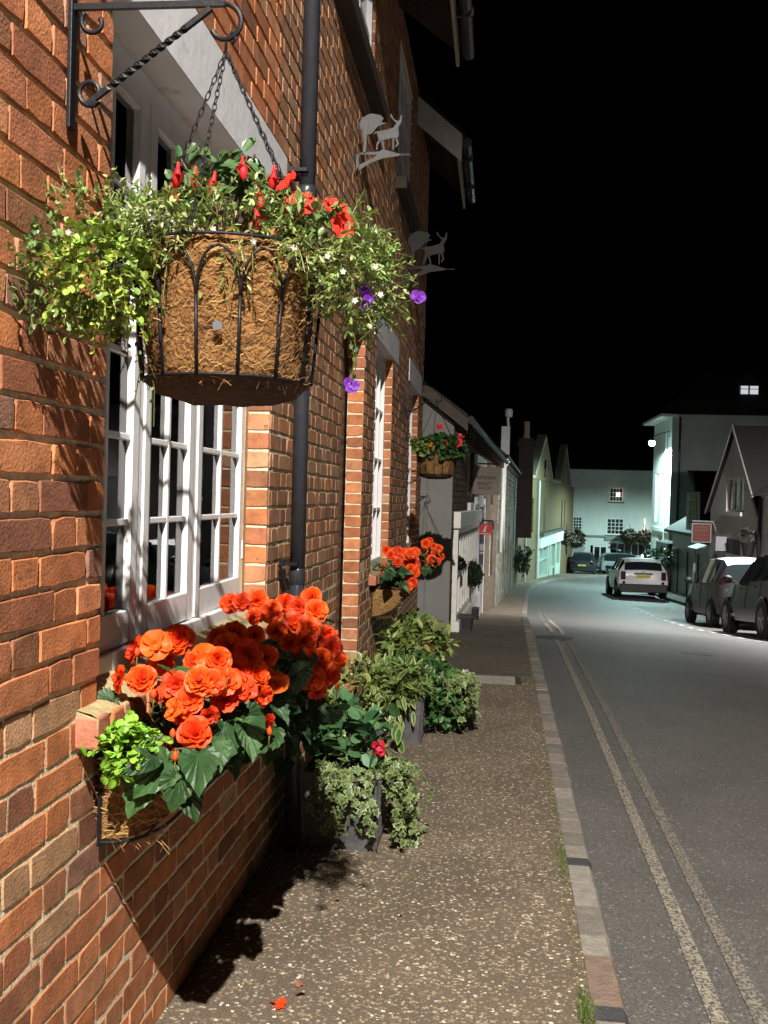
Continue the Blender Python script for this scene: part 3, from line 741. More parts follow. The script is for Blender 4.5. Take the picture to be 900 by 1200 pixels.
def put_bloom(parent, p, face, sc=1, kind=None, r=rnd, name='bloom', data=None):
    me = data or BLOOMS[r.randrange(len(BLOOMS)) if kind is None else kind]
    o = bpy.data.objects.new(name, me); COL.objects.link(o); o.parent = parent; o.location = V(p)-WO[parent]
    q = V(face).normalized().to_track_quat('Z', 'Y'); o.rotation_mode = 'QUATERNION'
    o.rotation_quaternion = q @ Matrix.Rotation(r.uniform(0, 6.28), 3, 'Z').to_quaternion(); o.scale = (sc, sc, sc); return o
TOCAM = lambda p: (CAM - V(p)).normalized()
TOLAMP = lambda p: (LAMP1 - V(p)).normalized()

# ------------------------------------------------------------------ wrought iron bracket and hanging basket
BY = 1.95; BX = -.535
def spiral(c, ex, ez, r0, r1, a0, a1, n=22):
    out = []
    for i in range(n+1):
        t = i/n; a = a0+(a1-a0)*t; r = r0+(r1-r0)*t; out.append(V(c)+V(ex)*r*math.cos(a)+V(ez)*r*math.sin(a))
    return out
EX, EZ = V((1,0,0)), V((0,0,1))
br = thing('hanging_bracket', 'black wrought iron wall bracket with scrolls and twisted stay, near top left corner', 'bracket', (WX, BY, 2.3))
g = MB(); g.box(WX+.003, WX+.012, BY-.013, BY+.013, 2.165, 2.46); g.build('wall_bar', m_iron, br, bevel=.002)
g = MB(); g.box(WX+.008, BX-.022, BY-.005, BY+.005, 2.400, 2.412); g.tube(spiral((BX-.024, BY, 2.366), EX, EZ, .040, .026, R(92), R(-150)), .0055, 8); g.build('top_bar', m_iron, br)
g = MB(); g.tube(spiral((WX+.052, BY, 2.376), EX, EZ, .028, .014, R(135), R(390)), .005, 8); g.build('scroll', m_iron, br, smooth=True)
p0, p1 = V((WX+.04, BY, 2.212)), V((BX-.05, BY, 2.397))
g = MB(); n = 46; vs = []; fs = []
dirv = (p1-p0).normalized(); e1 = V((0,1,0)); e2 = dirv.cross(e1)
for i in range(n+1):
    t = i/n; a = R(45) + (max(0, min(1, (t-.18)/.62)))*math.pi*5; c = p0.lerp(p1, t)
    for k in range(4):
        q = a + k*math.pi/2; vs.append(c + (e1*math.cos(q) + e2*math.sin(q))*.0072)
for i in range(n):
    for k in range(4): fs.append((i*4+k, i*4+(k+1)%4, i*4+4+(k+1)%4, i*4+4+k))
g.add(vs, fs); g.tube([p0 + V((.01,0,.005))] + spiral((WX+.048, BY, 2.238), EX, EZ, .028, .015, R(-55), R(-400)), .0055, 8); g.build('twisted_stay', m_iron, br)
m_coir = mat('coir fibre', (.21,.105,.038), rough=.95, var=.6, scale=60, bump=1.0, bscale=140, spec=.15, detail=9, var2=((.06,.03,.014), 13, .56))
m_fibre = mat('loose coir strands', (1,1,1), rough=.9, var=.3, scale=90, attr=True, spec=.2)
def hanging_basket(cx, cy, label, hang):
    zr, zb = 1.912, 1.652; r0, r1 = .158, .182
    t = thing('hanging_basket', label, 'hanging basket', (cx, cy, zb-.03), 'coir lined hanging baskets on the brick house')
    rad = lambda z: r0+(r1-r0)*(z-zb)/(zr-zb)
    g = MB(); n = 72
    prof = [(.0, zb-.018), (.07, zb-.014), (.12, zb-.006), (.147, zb+.004)] + [(rad(zb+(zr-zb)*k/9)-.008, zb+.006+(zr-zb-.006)*k/9) for k in range(10)] + [(r1-.04, zr-.012), (.06, zr-.03), (0, zr-.03)]
    g.lathe(prof, (cx, cy, 0), n)
    # slightly lumpy
    vv = []
    for x, y, z in g.v:
        k = 1 + .035*noise.noise(V((x*20, y*20, z*16))) + .012*noise.noise(V((x*70, y*70, z*70))); vv.append((cx+(x-cx)*k, cy+(y-cy)*k, z))
    g.v = vv
    lo = g.build('coir_liner', m_coir, t, smooth=True)
    h = MB(); rg = random.Random(21)
    for _ in range(2600):
        a = rg.uniform(0, 6.283); z = rg.uniform(zb, zr+.004); r = rad(z)-.006
        L = rg.uniform(.012, .05); an = rg.gauss(.9, .9); q = []
        cur = rg.uniform(-1.2, 1.2); lift = rg.uniform(0, .010) if rg.random() < .9 else rg.uniform(.01, .03)
        for k in range(4):
            s = (k/3-.5)*L; b = an + cur*(k/3-.5)
            q.append(V((cx+(r+lift*k/3)*math.cos(a+s*math.cos(b)/r), cy+(r+lift*k/3)*math.sin(a+s*math.cos(b)/r), z+s*math.sin(b))))
        c = [(.30,.165,.06), (.20,.10,.036), (.40,.25,.10), (.12,.06,.024), (.08,.04,.017)][rg.randrange(5)]
        w = rg.uniform(.0004, .0009); vs = []
        for k in range(4): vs += [q[k]+V((0,0,w)), q[k]-V((0,0,w))]
        h.add(vs, [(2*k, 2*k+1, 2*k+3, 2*k+2) for k in range(3)], col=c)
    h.build('loose_fibre', m_fibre, lo)
    w = MB(); nb = 14
    ring = lambda r, z, m_=48: [V((cx+r*math.cos(2*math.pi*k/m_), cy+r*math.sin(2*math.pi*k/m_), z)) for k in range(m_+1)]
    w.tube(ring(r1+.003, zr), .0032, 6); w.tube(ring(r0+.003, zb+.012), .0032, 6)
    # shallow dark steel pan at the bottom
    pn = MB(); pn.lathe([(.0, zb-.027), (.09, zb-.024), (.135, zb-.012), (.158, zb+.009), (.161, zb+.012)], (cx, cy, 0), 48)
    pn.v = [(x+.003*noise.noise(V((x*60,y*60,z*60))), y, z+.006*noise.noise(V((x*40, y*40, 3)))) for x, y, z in pn.v]; pn.build('base_pan', mat('dark rotted coir', (.045,.026,.014), rough=.95, var=.6, scale=50, bump=1, bscale=120), t, smooth=True)
    zs = zb + (zr-zb)*.66
    for k in range(nb):
        a = 2*math.pi*(k+.35)/nb; P = lambda da, z: V((cx+(rad(z)+.006)*math.cos(a+da), cy+(rad(z)+.006)*math.sin(a+da), z))
        w.tube([P(0, zb+.012), P(0, (zb+zs)/2), P(0, zs-.02)], .0034, 6)
        st = 2*math.pi/nb
        for s in (1, -1):
            pts = []
            for i in range(9):
                u = i/8; pts.append(P(s*st*.5*(1-math.cos(u*math.pi/2)), zs-.02 + (zr-zs+.02)*math.sin(u*math.pi/2)*.80))
            w.tube(pts, .0028, 5)
    w.build('wire_frame', m_iron, t, smooth=True)
    # chains to the hook
    hk = V((cx-.018, cy, hang))
    c = MB(); c.tube([hk+V((0,0,-.040)), hk+V((0,0,-.018)), hk+V((.012,0,.0)), hk+V((.02,0,-.014)), hk+V((.012,0,-.026))], .003, 6); c.build('hook', m_iron, t, smooth=True)
    top = hk + V((0,0,-.040))
    for k in range(4):
        a = R((176, 262, 342, 22)[k]); e = V((cx+(r1+.002)*math.cos(a), cy+(r1+.002)*math.sin(a), zr)); d = e-top; nl = int(d.length/.0165); ln = d.length/nl; dn = d.normalized()
        ch = MB(); s1 = dn.cross(V((0,0,1))).normalized(); s2 = dn.cross(s1)
        sag = V((0,0,-.006))
        for i in range(nl):
            c0 = top + dn*ln*(i+.5); side = (s1*.8+s2*.6) if i % 2 else (s2*.8-s1*.6); pts = []
            for q in range(9):
                an = 2*math.pi*q/8; pts.append(c0 + dn*math.cos(an)*ln*.66 + side*math.sin(an)*.0042)
            ch.tube(pts, .0013, 4, cap=False)
        ch.build('chain', m_iron, t, smooth=True)
    return t
hb = hanging_basket(BX, BY, 'coir lined wire hanging basket nearest the viewpoint, black gothic arch wires and chains', 2.352)
# small label stuck in the coir
a = at(255, 381, 1.775); g = MB(); 
g.add([a+V((-.007,-.002,-.010)), a+V((.009,-.002,-.007)), a+V((.008,-.002,.006)), a+V((-.002,-.002,.009)), a+V((-.009,-.002,.003))], [(0,1,2,3,4)]); g.build('label_tag', mat('grey label', (.09,.09,.105), rough=.7), hb)

LIGHTG = [(.19,.27,.075), (.24,.32,.10), (.15,.23,.06), (.30,.38,.15)]
LIME = [(.27,.38,.06), (.22,.34,.06), (.33,.42,.075), (.20,.30,.06)]
DARKG = [(.035,.085,.022), (.05,.11,.03), (.07,.13,.04)]
t = thing('trailing_plant', 'pale green fine leaved trailing plant spilling over the nearest hanging basket', 'plant', (BX, BY, 1.91))
g = MB(); rg = random.Random(5)
sprigs(g, 230, at(268, 268, 1.95), (.18,.16,.04), 'lance', .017, LIGHTG, nl=9, stem=.055, out=.6, drop=.1, r=rg, surf=.45)
sprigs(g, 120, at(380, 290, 1.93), (.095,.13,.05), 'lance', .017, LIGHTG, nl=9, stem=.06, out=.8, drop=.2, r=rg)
sprigs(g, 150, at(420, 328, 1.92), (.06,.09,.07), 'lance', .016, LIGHTG, nl=9, stem=.05, out=.7, drop=.3, r=rg)
sprigs(g, 120, at(190, 283, 1.86), (.08,.12,.06), 'lance', .016, LIGHTG, nl=9, stem=.05, out=.7, drop=.2, r=rg)
sprigs(g, 95, at(85, 318, 1.78), (.085,.10,.08), 'oval', .013, [(.13,.2,.06), (.18,.26,.08), (.10,.16,.05)], nl=9, stem=.055, out=.8, drop=.3, r=rg, xmin=WX+.012)
sprigs(g, 50, at(115, 255, 1.86), (.07,.08,.04), 'oval', .013, LIGHTG, nl=8, stem=.05, out=.8, drop=-.1, r=rg, xmin=WX+.012)
sprigs(g, 34, at(275, 288, 1.79), (.16,.04,.02), 'lance', .015, LIGHTG, nl=7, stem=.04, out=.4, drop=.9, r=rg)
for px, py, qx, qy in ((160,400,158,470), (172,410,180,500), (150,390,140,440), (60,360,48,390), (440,372,420,400), (408,388,412,448), (300,215,285,190)):
    p, q = at(px, py, 1.84), at(qx, qy, 1.83); strand(g, [p, p.lerp(q,.5)+V((.008,0,0)), q], 'oval', .012, [(.10,.17,.05), (.16,.22,.07)], r=rg)
strand(g, [at(440,352,1.86), at(462,358,1.85), at(488,350,1.84)], 'oval', .013, LIGHTG, r=rg)
g.build('foliage', m_leaf, t)
wf = MB()
for k in range(5): leaf(wf, 'oval', (0,0,0), V((math.cos(k*1.256), math.sin(k*1.256), .2)), V((0,0,1)), .006, (.72,.68,.66), droop=.1)
wo_ = wf.build('flower', m_petal, local=True); WHF = wo_.data; bpy.data.objects.remove(wo_)
for px, py in ((80,272),(122,262),(196,292),(250,268),(297,283),(384,300),(402,318),(440,312),(416,352),(446,345),(60,330),(345,290)):
    put_bloom(t, at(px, py, 1.78), TOCAM(at(px,py,1.78)), 1.0, name='small_flower', data=WHF, r=rg)
t = thing('creeping_plant', 'golden lime round leaved creeping plant at the left of the nearest hanging basket', 'plant', at(130,310,1.80))
g = MB(); sprigs(g, 180, at(122, 320, 1.77), (.075,.09,.075), 'round', .0125, LIME, nl=7, stem=.05, out=.8, drop=.5, r=rg, surf=.6, wid=.95, xmin=WX+.015)
for px, py, qx, qy in ((110,360,108,410), (130,370,126,400), (95,350,75,385), (150,370,150,400)):
    p, q = at(px, py, 1.74), at(qx, qy, 1.74); strand(g, [p, p.lerp(q,.5)+V((.006,0,0)), q], 'round', .012, LIME, r=rg)
g.build('foliage', m_leaf, t)
t = thing('fuchsia', 'dark leaved fuchsia with red hanging buds standing up in the nearest basket', 'plant', at(270,260,1.97))
g = MB()
for px, py in ((212,186),(232,172),(222,205),(245,190),(272,195),(290,182),(325,205),(340,230),(255,205),(285,195),(300,215),(318,225),(230,225),(270,180),(330,245),(205,210),(298,180)):
    p0 = at(262+(px-262)*.3, 270, 1.99); p1 = at(px, py, 1.97+rg.uniform(-.06,.06)); md = p0.lerp(p1,.55)+V((0,0,.015)); g.tube([p0, md, p1], .0018, 5, col=(.20,.10,.06))
    for k in range(16):
        q = md.lerp(p1, rg.uniform(-.2, 1.1))+rdir(rg)*.008; leaf(g, 'oval', q, rdir(rg)+V((0,0,-.1)), V((0,-.6,.9))+rdir(rg)*.6, .033*rg.uniform(.6,1.25), jitcol((.06,.13,.045), .3, rg), droop=.5)
g.build('foliage', m_leaf, t)
fb = MB(); fb.lathe([(.0,.030),(.003,.028),(.004,.018),(.0055,.012),(.0085,.004),(.0095,-.004),(.007,-.013),(.002,-.020),(0,-.021)], (0,0,0), 8, col=(.60,.022,.03))
for k in range(4): a = k*1.57; leaf(fb, 'lance', (0,0,.004), V((math.cos(a), math.sin(a), .25)), V((0,0,1)), .020, (.62,.03,.035), wid=1.4)
fo = fb.build('bud', m_petal, smooth=True, local=True); FUCH = fo.data; bpy.data.objects.remove(fo)
for px, py in ((208,208),(229,213),(249,218),(203,230),(305,235),(303,260),(285,200),(320,212)):
    p = at(px, py, 1.90); put_bloom(t, p, V((rg.uniform(-.3,.3), rg.uniform(-.3,.3), 1)), 1.0, name='flower_bud', data=FUCH, r=rg)
# red petunias
pet = MB(); rg2 = random.Random(9)
for k in range(5): petal(pet, k*1.2566, R(18), .002, .030, .0235, -.15, (.80*rg2.uniform(.9,1.05), .035, .025), rg2, ruf=.005)
pet.lathe([(.003,.004),(.004,-.006),(.002,-.03),(0,-.031)], (0,0,0), 8, col=(.35,.10,.04))
po = pet.build('bloom', m_petal, smooth=True, local=True); PETU = po.data; bpy.data.objects.remove(po)
t = thing('petunia', 'red petunia with open trumpet flowers at the right of the nearest hanging basket', 'plant', at(365,270,1.95))
g = MB(); sprigs(g, 26, at(362, 268, 1.93), (.06,.07,.03), 'oval', .026, [(.10,.17,.05), (.15,.24,.08)], nl=5, stem=.05, out=.6, drop=0, r=rg)
for px, py in ((337,216),(352,242),(393,247),(402,264)): p = at(px, py, 1.88); g.tube([at(px, py+35, 1.93), p.lerp(at(px,py+35,1.93),.4), p], .0014, 4, col=(.12,.15,.05))
g.build('foliage', m_leaf, t)
for px, py, fc, sc in ((337,214,(-.6,-.6,.6),.75), (351,241,(.1,-1,.6),1.0), (392,243,(.45,-.7,.7),.75), (402,264,(.7,-1,.0),.8)):
    p = at(px, py, 1.875); put_bloom(t, p, V(fc), sc, data=PETU, r=rg)
lob = MB()
for k in range(5): petal(lob, k*1.2566, R(15), .001, .010, .0075, .2, (.13,.02,.30), rg2, ruf=.001)
lo_ = lob.build('bloom', m_petal, smooth=True, local=True); LOB = lo_.data; bpy.data.objects.remove(lo_)
t = thing('lobelia', 'purple flowering trailing lobelia at the right edge of the nearest basket', 'plant', at(430,345,1.9))
g = MB(); sprigs(g, 40, at(428, 348, 1.89), (.05,.06,.05), 'lance', .012, [(.10,.16,.05)], nl=6, stem=.045, out=.8, drop=.3, r=rg)
strand(g, [at(415,390,1.87), at(418,425,1.87), at(413,450,1.86)], 'oval', .011, [(.06,.10,.04)], r=rg); g.build('foliage', m_leaf, t)
for px, py in ((427,340),(432,350),(428,357),(430,346),(487,346),(491,351),(493,348),(409,449),(416,452),(412,455),(410,455)):
    put_bloom(t, at(px, py, 1.835), TOCAM(at(px,py,1.83))+rdir(rg)*.5, rg.uniform(.8,1.1), data=LOB, r=rg)

# ------------------------------------------------------------------ window troughs with begonias
def trough(y0, y1, zt, label):
    t = thing('window_trough', label, 'window box', (WX, y0, zt-.2), 'coir lined iron hayrack troughs under the brick house windows')
    prof = []
    for k in range(9):
        a = R(90*k/8); prof.append((.225*math.cos(a), -.20*math.sin(a)))
    g = MB(); ny = int((y1-y0)/.05); nb = len(prof)
    for i in range(ny+1):
        y = y0+(y1-y0)*i/ny
        for x, z in prof: 
            k = 1+.05*noise.noise(V((x*30, y*20, z*30))); g.v.append((WX+.012+(x-.012)*k, y, zt+z*k))
    def addf(f): g.f.append(f); g.c.append((1,1,1)); g.mi.append(0)
    for i in range(ny):
        for k in range(nb-1): a = i*nb+k; addf((a, a+nb, a+nb+1, a+1))
    b0 = len(g.v); g.v += [(WX+.012, y0, zt), (WX+.012, y1, zt)]
    addf(tuple([b0]+list(range(nb)))); addf(tuple([b0+1]+list(range(ny*nb+nb-1, ny*nb-1, -1))))
    addf((b0, b0+1, ny*nb, 0))
    ln = g.build('coir_liner', m_coir, t, smooth=False)
    h = MB(); r = random.Random(4)
    for _ in range(900):
        e = r.random() < .45; y = y0-.003 if e else r.uniform(y0, y1); k = r.uniform(0,90); rr = r.uniform(.1,1) if e else 1.0
        a = R(k); p = V((WX+.012+.215*rr*math.cos(a), y, zt-.195*rr*math.sin(a))); L = r.uniform(.015,.06); d = rdir(r); 
        if e: d.y *= .25
        d.normalize(); c2 = rdir(r)*.3; q = [p, p+d*L*.5+c2*L*.2, p+d*L]; w = V((0,0,.0008)); vs = []
        for z in q: vs += [z+w, z-w]
        h.add(vs, [(0,1,3,2),(2,3,5,4)], col=[(.42,.26,.10),(.30,.17,.06),(.52,.35,.15)][r.randrange(3)])
    for _ in range(45):   # tuft hanging out of the bottom corner
        p = V((WX+.03+r.uniform(0,.14), y0+r.uniform(-.01,.08), zt-.2)); q = p+V((r.uniform(-.015,.03), r.uniform(-.02,.02), r.uniform(-.022,.004)))
        w = V((0,0,.0008)); h.add([p+w, p-w, q-w, q+w], [(0,1,2,3)], col=(.45,.27,.10))
    h.build('loose_fibre', m_fibre, ln)
    w = MB(); yy_ = [y0-.006, y0+.30]
    while yy_[-1]+.30 < y1: yy_.append(yy_[-1]+.30)
    yy_.append(y1+.006)
    for y in yy_:
        pts = [V((WX+.012+.232*math.cos(R(90*k/10)), y, zt-.207*math.sin(R(90*k/10)))) for k in range(11)]; w.tube(pts, .0045, 6)
    for k in (0, 35, 65):
        x, z = WX+.012+.233*math.cos(R(k)), zt-.208*math.sin(R(k)); w.tube([(x, y0-.006, z), (x, y1+.006, z)], .0045 if k == 0 else .003, 6)
    for y in (y0-.006, y1+.006): w.box(WX+.006, WX+.012, y-.008, y+.008, zt-.215, zt+.03); w.tube([(WX+.01, y, zt), (WX+.245, y, zt)], .0045, 6)
    w.build('iron_frame', m_iron, t)
    return t
trough(2.19, 3.80, .865, 'iron and coir trough below the nearest casement window, full of begonias')
BEG = [(.020,.060,.017), (.026,.072,.02), (.016,.05,.015), (.034,.09,.028)]
def begonia(label, base, foliage, blooms, buds=(), r=None, group='orange red begonias', sz=.105):
    r = r or rnd
    t = thing('begonia', label, 'begonia', base, group)
    g = MB()
    for p, d, s in foliage:
        g.tube([V(base).lerp(V(p), .3), V(base).lerp(V(p),.75)+V((0,0,.03)), p], .0035, 5, cap=False, col=(.12,.11,.03))
        leaf(g, 'begonia', p, d, V((.25,-.35,.9))+rdir(r)*.35, s, jitcol(BEG[r.randrange(4)], .2, r), fold=.30, droop=.6, wid=.95, veins=True)
    g.build('foliage', m_leafgloss, t)
    for _ in range(len(blooms)//3):      # closed buds on short stalks
        b0 = blooms[r.randrange(len(blooms))][0]; q = V(b0) + V((r.uniform(-.04,.05), r.uniform(-.05,.0), r.uniform(-.05,.03))); bd = MB()
        bd.lathe([(0,-.011),(.006,-.006),(.0075,.002),(.004,.010),(0,.013)], q, 8, col=(.72,.10,.02)); bd.tube([q-V((0,0,.01)), q-V((.005,-.01,.05))], .0015, 4, col=(.25,.16,.04)); bd.build('flower_bud', m_petal, t, smooth=True)
    for b_ in blooms:
        p, sc, kd = b_[0], b_[1], b_[2]; fc = TOCAM(p)*.9 + TOLAMP(p)*.55 + rdir(r)*.45
        if len(b_) > 3: fc = V(b_[3])
        put_bloom(t, p, fc, sc, kd, r)
    return t
rb = random.Random(31)
def fol(n, cx, cy, Y, sx, sy, sY, s=.09, dn=-.25):
    out = []
    for _ in range(n):
        p = at(cx+rb.gauss(0, sx), cy+rb.gauss(0, sy), Y+rb.gauss(0, sY)); p.x = max(p.x, WX+.02)
        out.append((p, V((rb.uniform(-.6,.9), rb.uniform(-1.0,.3), dn+rb.uniform(-.4,.4))), s*rb.uniform(.6,1.15)))
    return out
D_, L_, S_ = (0,1,2), (3,4), 5
def bl(px, py, Y, sc=1.0, k=None, fc=None):
    p = at(px, py, Y); k = rb.choice((0,1,2,2,1,3,4)) if k is None else k
    return (p, sc, k) if fc is None else (p, sc, k, fc)
f1 = fol(46, 215, 845, 2.42, 38, 20, .10, .085) + [(at(163,868,2.2), V((-.05,-.5,.6)), .085), (at(200,890,2.12), V((-.35,-.4,-.35)), .10), (at(232,880,2.12), V((.2,-.5,-.5)), .09),
     (at(212,905,2.10), V((-.1,-.4,-.8)), .08), (at(183,885,2.10), V((-.5,-.5,-.2)), .075), (at(248,868,2.18), V((.4,-.5,-.5)), .075), (at(222,885,2.15), V((.0,-.6,-.3)), .07), (at(262,845,2.28), V((.25,-.5,-.8)), .10), (at(285,845,2.30), V((.5,-.4,-.7)), .09), (at(250,822,2.33), V((.3,-.5,-.4)), .08), (at(135,820,2.22), V((-.5,-.5,.1)), .06), (at(200,785,2.3), V((.4,-.5,.1)), .08), (at(215,925,2.12), V((.5,-.3,-.6)), .07), (at(180,905,2.14), V((-.3,-.4,-.5)), .10)]
begonia('orange red double begonia nearest the viewpoint, spilling over the trough corner', at(205,870,2.40), f1,
    [bl(166,797,2.22,1.05,0), bl(142,795,2.22,.9,3,(-.8,-.6,.2)), bl(228,860,2.14,1.15,1), bl(234,798,2.20,1.05,2), bl(182,757,2.34,1.0,5), bl(160,762,2.36,.95,4,(-.7,-.6,.4)), bl(211,750,2.40,1.15,0),
     bl(222,822,2.19,1.0,3), bl(207,803,2.24,.95,4), bl(262,798,2.26,1.05,3), bl(240,772,2.32,1.0,5), bl(205,832,2.18,.7,5,(-.5,-.8,.3)), bl(196,872,2.16,.55,3,(-.4,-.5,-.7)), bl(264,820,2.28,.9,4), bl(228,778,2.32,.9,1), bl(190,775,2.4,.95,3), bl(248,800,2.2,.9,3,(.3,-.8,.2)), bl(196,815,2.3,.8,4), bl(214,838,2.2,.75,3), bl(244,838,2.2,.7,4,(.5,-.6,-.3)), bl(255,775,2.3,1.0,0), bl(275,800,2.3,.95,1)], r=rb)
f2 = fol(46, 295, 810, 2.85, 24, 24, .14, .085)
begonia('orange red begonia in the middle of the near trough, half in the basket shadow', at(290,830,2.75), f2,
    [bl(268,756,2.55,1.0,3), bl(291,765,2.55,1.05,4), bl(300,790,2.5,1.05,0,(.6,-.7,.3)), bl(280,785,2.48,1.0,1), bl(308,815,2.5,.85,3,(.7,-.6,-.2)), bl(312,770,2.6,1.0,3), bl(322,800,2.62,1.0,5), bl(310,845,2.55,.8,4,(.5,-.5,-.5)), bl(275,742,2.7,1.0,0), bl(298,745,2.8,.9,2), bl(256,748,2.6,.9,2), bl(285,808,2.46,.95,4)], r=rb)
f3 = fol(64, 335, 785, 3.3, 22, 26, .16, .085) + fol(16, 335, 835, 3.15, 10, 20, .1, .09)
begonia('orange red begonia at the far end of the near trough beside the drainpipe', at(335,815,3.25), f3,
    [bl(270,708,3.3,1.0,3), bl(283,706,3.3,.95,4), bl(302,703,3.35,1.15,0), bl(318,716,3.2,1.1,3), bl(335,708,3.3,1.1,1), bl(350,712,3.25,1.0,4), bl(365,700,3.35,1.1,0), bl(370,716,3.2,1.15,2), bl(345,730,3.15,1.0,4), bl(362,738,3.1,1.1,3),
     bl(380,745,3.15,1.1,1), bl(388,760,3.1,1.05,4), bl(395,773,3.1,.95,3), bl(377,772,3.05,1.1,2), bl(385,790,3.05,1.0,4), bl(368,795,3.0,1.1,3), bl(355,770,3.0,1.1,4), bl(340,755,3.05,1.0,0), bl(372,810,3.05,.9,4,(.5,-.5,-.5)), bl(325,740,3.1,1.0,2), bl(350,800,3.0,.9,5), bl(300,722,3.25,.9,3), bl(390,778,3.2,1.0,2), bl(358,752,3.05,1.0,1)], r=rb)
t = thing('creeping_plant', 'small lime green creeping plant beside the projecting sill brick', 'plant', at(142,885,2.16))
g = MB(); sprigs(g, 75, at(147, 877, 2.12), (.043,.05,.047), 'round', .017, [(.20,.42,.035), (.25,.47,.05), (.16,.36,.03)], nl=7, stem=.035, out=.7, drop=.3, r=rb, surf=.6)
sprigs(g, 8, at(180, 870, 2.15), (.02,.03,.02), 'round', .020, [(.25,.45,.06)], nl=4, stem=.03, r=rb); g.build('foliage', m_leaf, t)
# second trough and its begonias
trough(7.16, 8.42, .80, 'iron and coir trough below the second window of the brick house')
f4 = fol(80, 460, 678, 7.35, 8, 9, .15, .075)
begonia('orange red begonia in the second trough, large pale green leaves at its near end', at(465,690,7.4), f4,
    [bl(462+rb.gauss(0,12), 655+rb.gauss(0,8), 7.35+rb.uniform(-.1,.2), 1.05, rb.choice((0,3,4))) for _ in range(10)] + [bl(474+rb.uniform(-10,14), 652+rb.uniform(-8,24), 7.3+rb.uniform(0,.3), 1.15, rb.choice((3,4,0))) for _ in range(18)] + [bl(478,688,7.2,1.0,3), bl(484,682,7.25,1.0,4), bl(487,670,7.3,1.0,3)], r=rb)
f5 = fol(36, 500, 655, 8.2, 6, 6, .15, .07)
begonia('orange red begonia at the far end of the second trough against the grey wall', at(500,668,8.2), f5,
    [bl(499,637,8.15,1.2,0), bl(503,634,8.2,1.0,1), bl(497,645,8.1,1.0,3), bl(510,648,8.2,1.1,4), bl(514,643,8.25,1.1,0), bl(506,655,8.1,1.15,3), bl(512,658,8.15,1.0,4), bl(503,662,8.1,1.0,3), bl(517,652,8.3,.9,4), bl(508,640,8.2,.9,2)], r=rb)
# second basket: bracket and basket copied, with its own geranium
BX2, BY2 = -.555, 9.15
b2 = copy_tree(br); b2.location = (WX, BY2, 2.3-.02); b2['label'] = 'thin black iron wall bracket under the third lintel of the brick house'
h2 = copy_tree(hb); h2.location = (BX2, BY2, hb.location.z-.0); h2['label'] = 'smaller looking coir hanging basket in front of the grey end wall'
br['group'] = b2['group'] = 'iron basket brackets on the brick house'
for ch in list(h2.children):
    if ch.name.startswith('label_tag'): bpy.data.objects.remove(ch)
t = thing('geranium', 'dark leaved geranium with a few red flowers in the second hanging basket', 'plant', at(517,525,9.1))
g = MB(); sprigs(g, 200, at(518, 525, 9.1), (.185,.17,.085), 'round', .045, [(.03,.075,.022), (.04,.10,.03), (.05,.12,.03)], nl=4, stem=.06, out=.7, drop=.2, r=rb)
sprigs(g, 60, at(497, 523, 9.05), (.10,.12,.05), 'round', .035, [(.16,.22,.05), (.22,.26,.06)], nl=4, stem=.05, out=.7, drop=.2, r=rb); g.build('foliage', m_leaf, t)
for px, py, c in ((515,500,0),(522,521,0),(540,512,0),(506,523,1),(538,520,0)):
    fb = MB(); p = at(px, py, 8.93)
    for k in range(22): leaf(fb, 'round', p+rdir(rb)*.016, rdir(rb), TOCAM(p)+rdir(rb)*.6, .022, (.62,.035,.05) if not c else (.75,.22,.04), droop=.1)
    fb.build('flower_head', m_petal, t)
